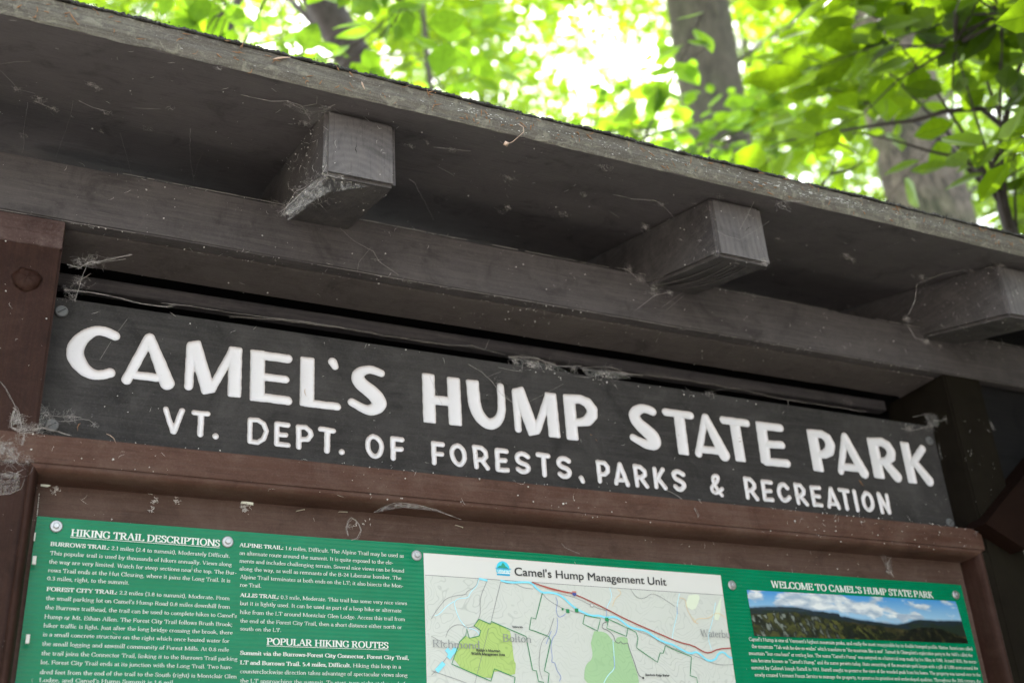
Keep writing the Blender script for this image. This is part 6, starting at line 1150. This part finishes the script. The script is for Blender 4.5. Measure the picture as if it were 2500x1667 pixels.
def leaf_proto(mat):
    if mat.name not in leaf_meshes:
        L = []
        for v_ in range(4):
            T = LN.copy(); T[:, 1] *= 1 + .12 * (v_ - 1.5) / 1.5; T[:, 2] += .06 * np.sin(T[:, 0] * 3 + v_) * (v_ - 1.5) / 1.5
            me = bpy.data.meshes.new('leaf'); me.from_pydata(T.tolist(), [], LNF); me.materials.append(mat)
            a_ = me.attributes.new('tone', 'FLOAT', 'POINT'); a_.data.foreach_set('value', [v_ / 3.0] * len(T))
            for an_, dt in (('along', T[:, 0]), ('across', np.abs(T[:, 1]) / .29)):
                a_ = me.attributes.new(an_, 'FLOAT', 'POINT'); a_.data.foreach_set('value', dt.astype(np.float32))
            L.append(me)
        leaf_meshes[mat.name] = L
    return leaf_meshes[mat.name]
def tree(name, label, base, top, r0, r1, barkm, leafm, clusters, near_obj=0, group=None, wobble=.10, ridges=0.0, limbs=()):
    """base/top: trunk ends; clusters: (center, radii, sprays, leaves per spray, leaf length, near?)"""
    base = Vector(base); top = Vector(top)
    t = empty(name, base); tag(t, label, 'tree', group)
    segs, ring = 46, 28 if r0 > .06 else 9
    V = []; F = []; ax = (top - base).normalized(); a = ax.orthogonal().normalized(); b = ax.cross(a)
    def axis(u): return base.lerp(top, u) + a * wobble * math.sin(u * 5 + r0 * 40) + b * wobble * .7 * math.sin(u * 3.3 + 1)
    for i in range(segs + 1):
        u = i / segs; c = axis(u); r = r0 + (r1 - r0) * u + r0 * .5 * math.exp(-u * 30)
        for k_ in range(ring):
            an = 6.28318 * k_ / ring; rr = r * (1 + .06 * noise.noise(Vector((math.cos(an) * 1.5, math.sin(an) * 1.5, u * 9 + r0))) * 2 + ridges * abs(math.sin(an * 7 + 2 * noise.noise(Vector((u * 12, an, 3))))))
            V.append(c + (a * math.cos(an) + b * math.sin(an)) * rr)
    F = [(i * ring + k_, i * ring + (k_ + 1) % ring, (i + 1) * ring + (k_ + 1) % ring, (i + 1) * ring + k_) for i in range(segs) for k_ in range(ring)]
    mesh_obj('trunk', V, F, barkm, t, True)
    for pts, ra in limbs:
        m_ = MB(); P_ = [Vector(p) for p in pts]; fine = []
        for q0, q1 in zip(P_[:-1], P_[1:]):
            for s in range(8): 
                w_ = q0.lerp(q1, s / 8); fine.append(w_ + noise.noise_vector(w_ * 6) * ra * 1.6)
        fine.append(P_[-1]); m_.tube(fine, [ra * (1 - .75 * i / (len(fine) - 1)) for i in range(len(fine))], 8); m_.build('branch', barkm if ra > .02 else M['twig'], t, True)
    AP, AD, AS_, TW = {0: [], 1: []}, {0: [], 1: []}, {0: [], 1: []}, MB()
    for cl in clusters:
        center, radii, ns, per, ls, near = cl
        P, D_, S_, tw = sprays(center, radii, ns, per, ls)
        AP[near] += P; AD[near] += D_; AS_[near] += S_
        c = Vector(center)
        # limb from the trunk to the cluster
        u = min(1.0, max(.25, (c - base).dot(ax) / (top - base).length - .12)); st = axis(u); mid = st.lerp(c, .5) + Vector((0, 0, .12 * (c - st).length))
        br = [st, st.lerp(mid, .5) + Vector((0, 0, .03)), mid, mid.lerp(c, .5), c]
        lr = min(r0 * .25, .012 + .004 * (c - st).length); m_ = MB(); m_.tube(br, [lr, lr * .8, lr * .6, lr * .4, lr * .2], 6); m_.build('branch', M['twig'] if lr < .03 else barkm, t, True)
        for pts in tw[:400]:
            TW.tube(pts, [ls * .012] + [ls * .008] * (len(pts) - 1), 3, False)
            if near or random.random() < .3: TW.tube([c.lerp(pts[0], .1), c.lerp(pts[0], .6) + Vector((0, 0, .02)), pts[0]], [ls * .03, ls * .02, ls * .012], 4, False)
    if TW.v: TW.build('twigs', M['twig'], t, kind='stuff')
    for near in (0, 1):
        if not AP[near]: continue
        pos = np.array([p[:] for p in AP[near]]); dr = np.array([p[:] for p in AD[near]]); sz = np.array(AS_[near])
        if near and near_obj:
            # the leaves that show largest become single leaves
            k_ = min(near_obj, len(pos)); vis = []
            for p in pos:
                q = Vector(p) - CAM_POS; z_ = q.dot(_f); X = q.dot(_r2) / z_ * FPX + 1250; Y = 833.5 - q.dot(_u2) / z_ * FPX
                vis.append(0 if (-100 < X < 2600 and -100 < Y < 640) else 1)
            order = np.lexsort((np.linalg.norm(pos - np.array(CAM_POS[:]), axis=1), np.array(vis)))[:k_]
            rest = np.setdiff1d(np.arange(len(pos)), order)
            d, s, u = leaf_frames(len(order), pos[order], dr[order]); pr = leaf_proto(leafm)
            for j, idx in enumerate(order):
                o = bpy.data.objects.new('leaf', pr[j % 4]); sc_ = float(sz[idx])
                mt = Matrix((Vector(d[j]) * sc_, Vector(s[j]) * sc_, Vector(u[j]) * sc_)).transposed().to_4x4(); mt.translation = Vector(pos[idx])
                COL.objects.link(o); o.parent = t; o.matrix_parent_inverse = Matrix.Translation(-base); o.matrix_basis = mt
            pos, dr, sz = pos[rest], dr[rest], sz[rest]
            if not len(pos): continue
        Vv, Ff, tone = leaves_mesh(pos, dr, sz, bool(near))
        mesh_obj('foliage', Vv, Ff, leafm, t, kind='stuff', attrs=tone)
    return t
def ground_pt(p, lean=(0, 0)): return (p[0] - lean[0], p[1] - lean[1], GZ - .1)
def cl(px, py, D, rx, rz, ns, per, ls, near, dep=None): return (AT(px, py, D), (rx, dep or rx, rz), ns, per, ls, near)
FAR_LABELS = ['far tree beyond the left edge of the photo', 'thin far tree above the left end of the roof', 'far tree filling the gap left of the dark trunk', 'far tree directly behind the dark left trunk', 'far tree just right of the dark left trunk', 'far tree left of the bright gap in the canopy', 'thin far tree inside the brightest gap in the canopy', 'far tree just left of the smooth grey trunk', 'far tree just right of the smooth grey trunk', 'far tree between the grey trunk and the ridged trunk', 'far tree behind the ridged mossy trunk', 'far tree at the right edge of the photo', 'farthest tree beyond the right edge of the photo']
q0, q1 = AT(897, 190, 5.0), AT(785, -10, 5.0)
gq = q0 + (q0 - q1) * ((q0.z - GZ + .1) / (q1.z - q0.z))
tree('beech_tree', 'dark leaning trunk tree behind the upper left of the roof, mostly hidden by leaves', gq, q0 + (q1 - q0) * 7, .085, .075, M['bark_dark'], M['leaf_far'],
     [cl(650, -60, 8, 1.2, .5, 60, 8, .10, 0), cl(350, -60, 9, 1.2, .6, 60, 8, .10, 0), cl(1000, 120, 9, 1.0, .8, 70, 8, .10, 0, .4), cl(1000, -150, 9, 1.5, .8, 90, 8, .10, 0, .4)], wobble=.02)
p = AT(1738, 200, 8); tree('beech_tree', 'smooth grey trunk tree standing behind the middle of the roof', ground_pt(p), (p.x, p.y, 11), .235, .19, M['bark_grey'], M['leaf_far'],
     [cl(1400, -60, 10.5, 1.2, .6, 90, 8, .10, 0, .4), cl(1950, -20, 10.5, .9, .7, 100, 8, .10, 0, .4), cl(2200, 60, 10.5, 1.5, .7, 110, 8, .10, 0), cl(1950, 330, 10.5, .8, .5, 70, 8, .10, 0, .4), cl(1480, 330, 9.5, .6, .25, 40, 8, .10, 0, .4), cl(2200, 300, 11, 1.6, .6, 90, 8, .10, 0)], wobble=.03)
p = AT(2290, 400, 7); tree('maple_tree', 'rough ridged mossy trunk tree at the right behind the roof edge', ground_pt(p), (p.x - .15, p.y + .1, 9), .215, .17, M['bark_rough'], M['leaf_far'],
     [cl(2450, 200, 9, 1.3, .8, 120, 8, .10, 0), cl(2480, 480, 9, .9, .5, 90, 8, .10, 0), cl(2400, -100, 9, 1.5, .8, 110, 8, .11, 0), ((2.9, 3.0, 5.9), (1.9, 1.7, .8), 230, 9, .12, 0), ((1.6, 2.6, 5.6), (1.3, 1.3, .6), 120, 9, .12, 0)], wobble=.05, ridges=.16)
# understory saplings: their sprays hang close behind the roof
b = AT(800, 110, 2.9); tree('beech_sapling', 'beech sapling spray with broad green leaves hanging over the roof at upper left', (b.x - .5, b.y + 1.2, GZ - .1), (b.x - .1, b.y + .7, b.z + .9), .03, .012, M['bark_dark'], M['leaf'],
     [cl(560, 20, 2.9, .06, .04, 3, 4, .11, 1, .2), cl(740, 130, 2.9, .04, .03, 2, 4, .11, 1, .1), cl(960, 60, 2.9, .03, .03, 2, 4, .11, 1, .1), cl(980, 20, 3.0, .08, .06, 3, 5, .11, 1, .2), cl(1060, 130, 4.0, .22, .12, 7, 6, .085, 1, .3), cl(680, -60, 3.0, .3, .12, 12, 6, .09, 1, .3)], near_obj=260)
b = AT(1620, 300, 3.6); tree('beech_sapling', 'low beech sapling whose leaf fans show against the grey middle trunk', (b.x + .3, b.y + 1.6, GZ - .1), (b.x + .2, b.y + .8, b.z + .6), .03, .012, M['bark_dark'], M['leaf'],
     [cl(1600, 320, 3.8, .26, .07, 11, 6, .085, 1, .3), cl(1760, 340, 3.8, .2, .08, 9, 6, .085, 1, .3), cl(1460, 280, 4.2, .22, .06, 6, 6, .08, 1, .3), cl(1700, 70, 3.2, .09, .03, 2, 5, .11, 1, .1), cl(1860, 230, 4.2, .14, .1, 6, 6, .085, 1, .2)], near_obj=240)
b = AT(2435, 560, 3.0)
tree('maple_sapling', 'thin dark forked sapling with large overhanging leaves at the right edge', (b.x + .12, b.y + .1, GZ - .1), AT(2440, 500, 3.02), .022, .015, M['twig'], M['leaf_deep'],
     [cl(2150, 50, 3.0, .24, .11, 11, 6, .125, 1, .3), cl(2330, 110, 2.9, .22, .14, 10, 6, .12, 1, .3), cl(2450, 30, 2.9, .2, .14, 9, 6, .12, 1, .3), cl(1980, 40, 3.3, .15, .1, 7, 6, .11, 1, .2), cl(2480, 330, 3.1, .1, .2, 8, 6, .10, 1, .2), cl(2100, 250, 3.6, .25, .1, 8, 6, .10, 1, .3), cl(1960, 190, 3.8, .25, .1, 9, 6, .095, 1, .3), cl(2480, 620, 3.4, .1, .05, 4, 6, .09, 1, .2)], near_obj=300, wobble=.01,
     limbs=(([AT(2440, 500, 3.02), AT(2425, 400, 3.05), AT(2450, 280, 3.1), AT(2500, 160, 3.15), AT(2560, 20, 3.2)], .013),
            ([AT(2440, 500, 3.02), AT(2390, 420, 3.0), AT(2330, 385, 2.95), AT(2200, 350, 2.9), AT(2080, 325, 2.9)], .007),
            ([AT(2437, 300, 3.1), AT(2400, 262, 3.0), AT(2300, 272, 2.95), AT(2220, 295, 2.95), AT(2120, 312, 2.95), AT(1990, 328, 3.0), AT(1880, 360, 3.0)], .008),
            ([AT(2010, 326, 3.0), AT(2060, 355, 3.0), AT(2100, 375, 3.0)], .005), ([AT(2440, 282, 3.1), AT(2415, 200, 3.15), AT(2430, 60, 3.2)], .006),
            ([AT(2500, 250, 3.1), AT(2440, 262, 3.1), AT(2400, 262, 3.0)], .006), ([AT(2005, 455, 2.7), AT(2030, 425, 2.7), AT(2045, 385, 2.7)], .003), ([AT(2030, 425, 2.7), AT(2085, 410, 2.7), AT(2130, 380, 2.7)], .003),
            ([AT(2450, 440, 3.05), AT(2480, 415, 3.1), AT(2520, 400, 3.1)], .005)))
# forest beyond
rnd = random.Random(3)
far = [(-150, 8, 17), (150, 60, 19), (430, 30, 15), (620, 90, 22), (980, 60, 20), (1150, 80, 16), (1330, 120, 24), (1560, 80, 21), (1860, 100, 18), (2080, 60, 15), (2350, 200, 20), (2620, 200, 14), (2800, 300, 18)]
for i, (px, py, D) in enumerate(far):
    p = AT(px, py, D)
    cls = []
    for k_ in range(15):
        qx = px + rnd.uniform(-260, 260); qy = rnd.uniform(-420, 420) + (qx - 200) * .14
        gap = math.exp(-((qx - 1400) / 230) ** 2 - ((qy - 170) / 170) ** 2)
        ns = int(46 * (1 - .10 * gap))
        if ns < 12: continue
        cls.append((AT(qx, qy, D + rnd.uniform(-3, 3)), (1.5 * D / 18, 1.5, .8 * D / 18), ns, 9, .13, 0))
    thin = .05 + .03 * rnd.random()
    tree('forest_tree', FAR_LABELS[i], ground_pt(p), (p.x + rnd.uniform(-.5, .5), p.y, 16), thin, thin * .6, M['bark_dark'] if i % 2 else M['bark_grey'], M['leaf_far'], cls, group='far forest trees')
p = AT(2495, 1240, 6.5); tree('forest_shrub', 'sunlit shrub glimpsed through the gap beside the right post', ground_pt(p), (p.x, p.y, p.z + 1), .02, .01, M['bark_dark'], M['leaf_far'], [(p, (.9, .9, .8), 120, 8, .09, 0), (p + Vector((1, -1, -.5)), (1.2, 1.2, .8), 120, 8, .09, 0)])

# dense unseen trees added at both sides to darken the kiosk ends
for i, (x, y, rr) in enumerate(((2.3, -.7, .8), (2.3, -2.4, 1.2), (4.0, -2.2, 1.5), (-1.9, -1.0, .8))):
    cls = [((x, y, GZ + h), (rr * (1.1 - h / 12), rr * (1.1 - h / 12), .5), 190, 8, .12, 0) for h in (.6, 1.4, 2.2, 3.0, 3.8, 4.6, 5.4)]
    tree('hemlock_tree', ['dense dark tree standing close to the right of the kiosk, outside the photo', 'dense dark tree right of the path in front of the kiosk, outside the photo', 'largest dense dark tree farther out on the right, outside the photo', 'dense dark tree close to the left of the kiosk, outside the photo'][i], (x, y, GZ - .1), (x, y, GZ + 7), .14, .03, M['bark_dark'], M['leaf_deep'], cls)

# unseen hardwoods added behind the viewer to break up reflections on the poster
for i, (x, y) in enumerate(((-1.6, -7.5), (1.4, -9.0))):
    cls = [((x + rnd.uniform(-1.6, 1.6), y + rnd.uniform(-.8, .8), GZ + h), (1.3, 1.0, .6), 70, 8, .12, 0) for h in (1.5, 2.6, 3.6, 4.8, 6.0, 7.0)]
    tree('hardwood_tree', ['open crowned hardwood behind the viewer on the left, outside the photo', 'open crowned hardwood behind the viewer on the right, outside the photo'][i], (x, y, GZ - .1), (x, y, GZ + 8), .16, .06, M['bark_grey'], M['leaf'], cls)
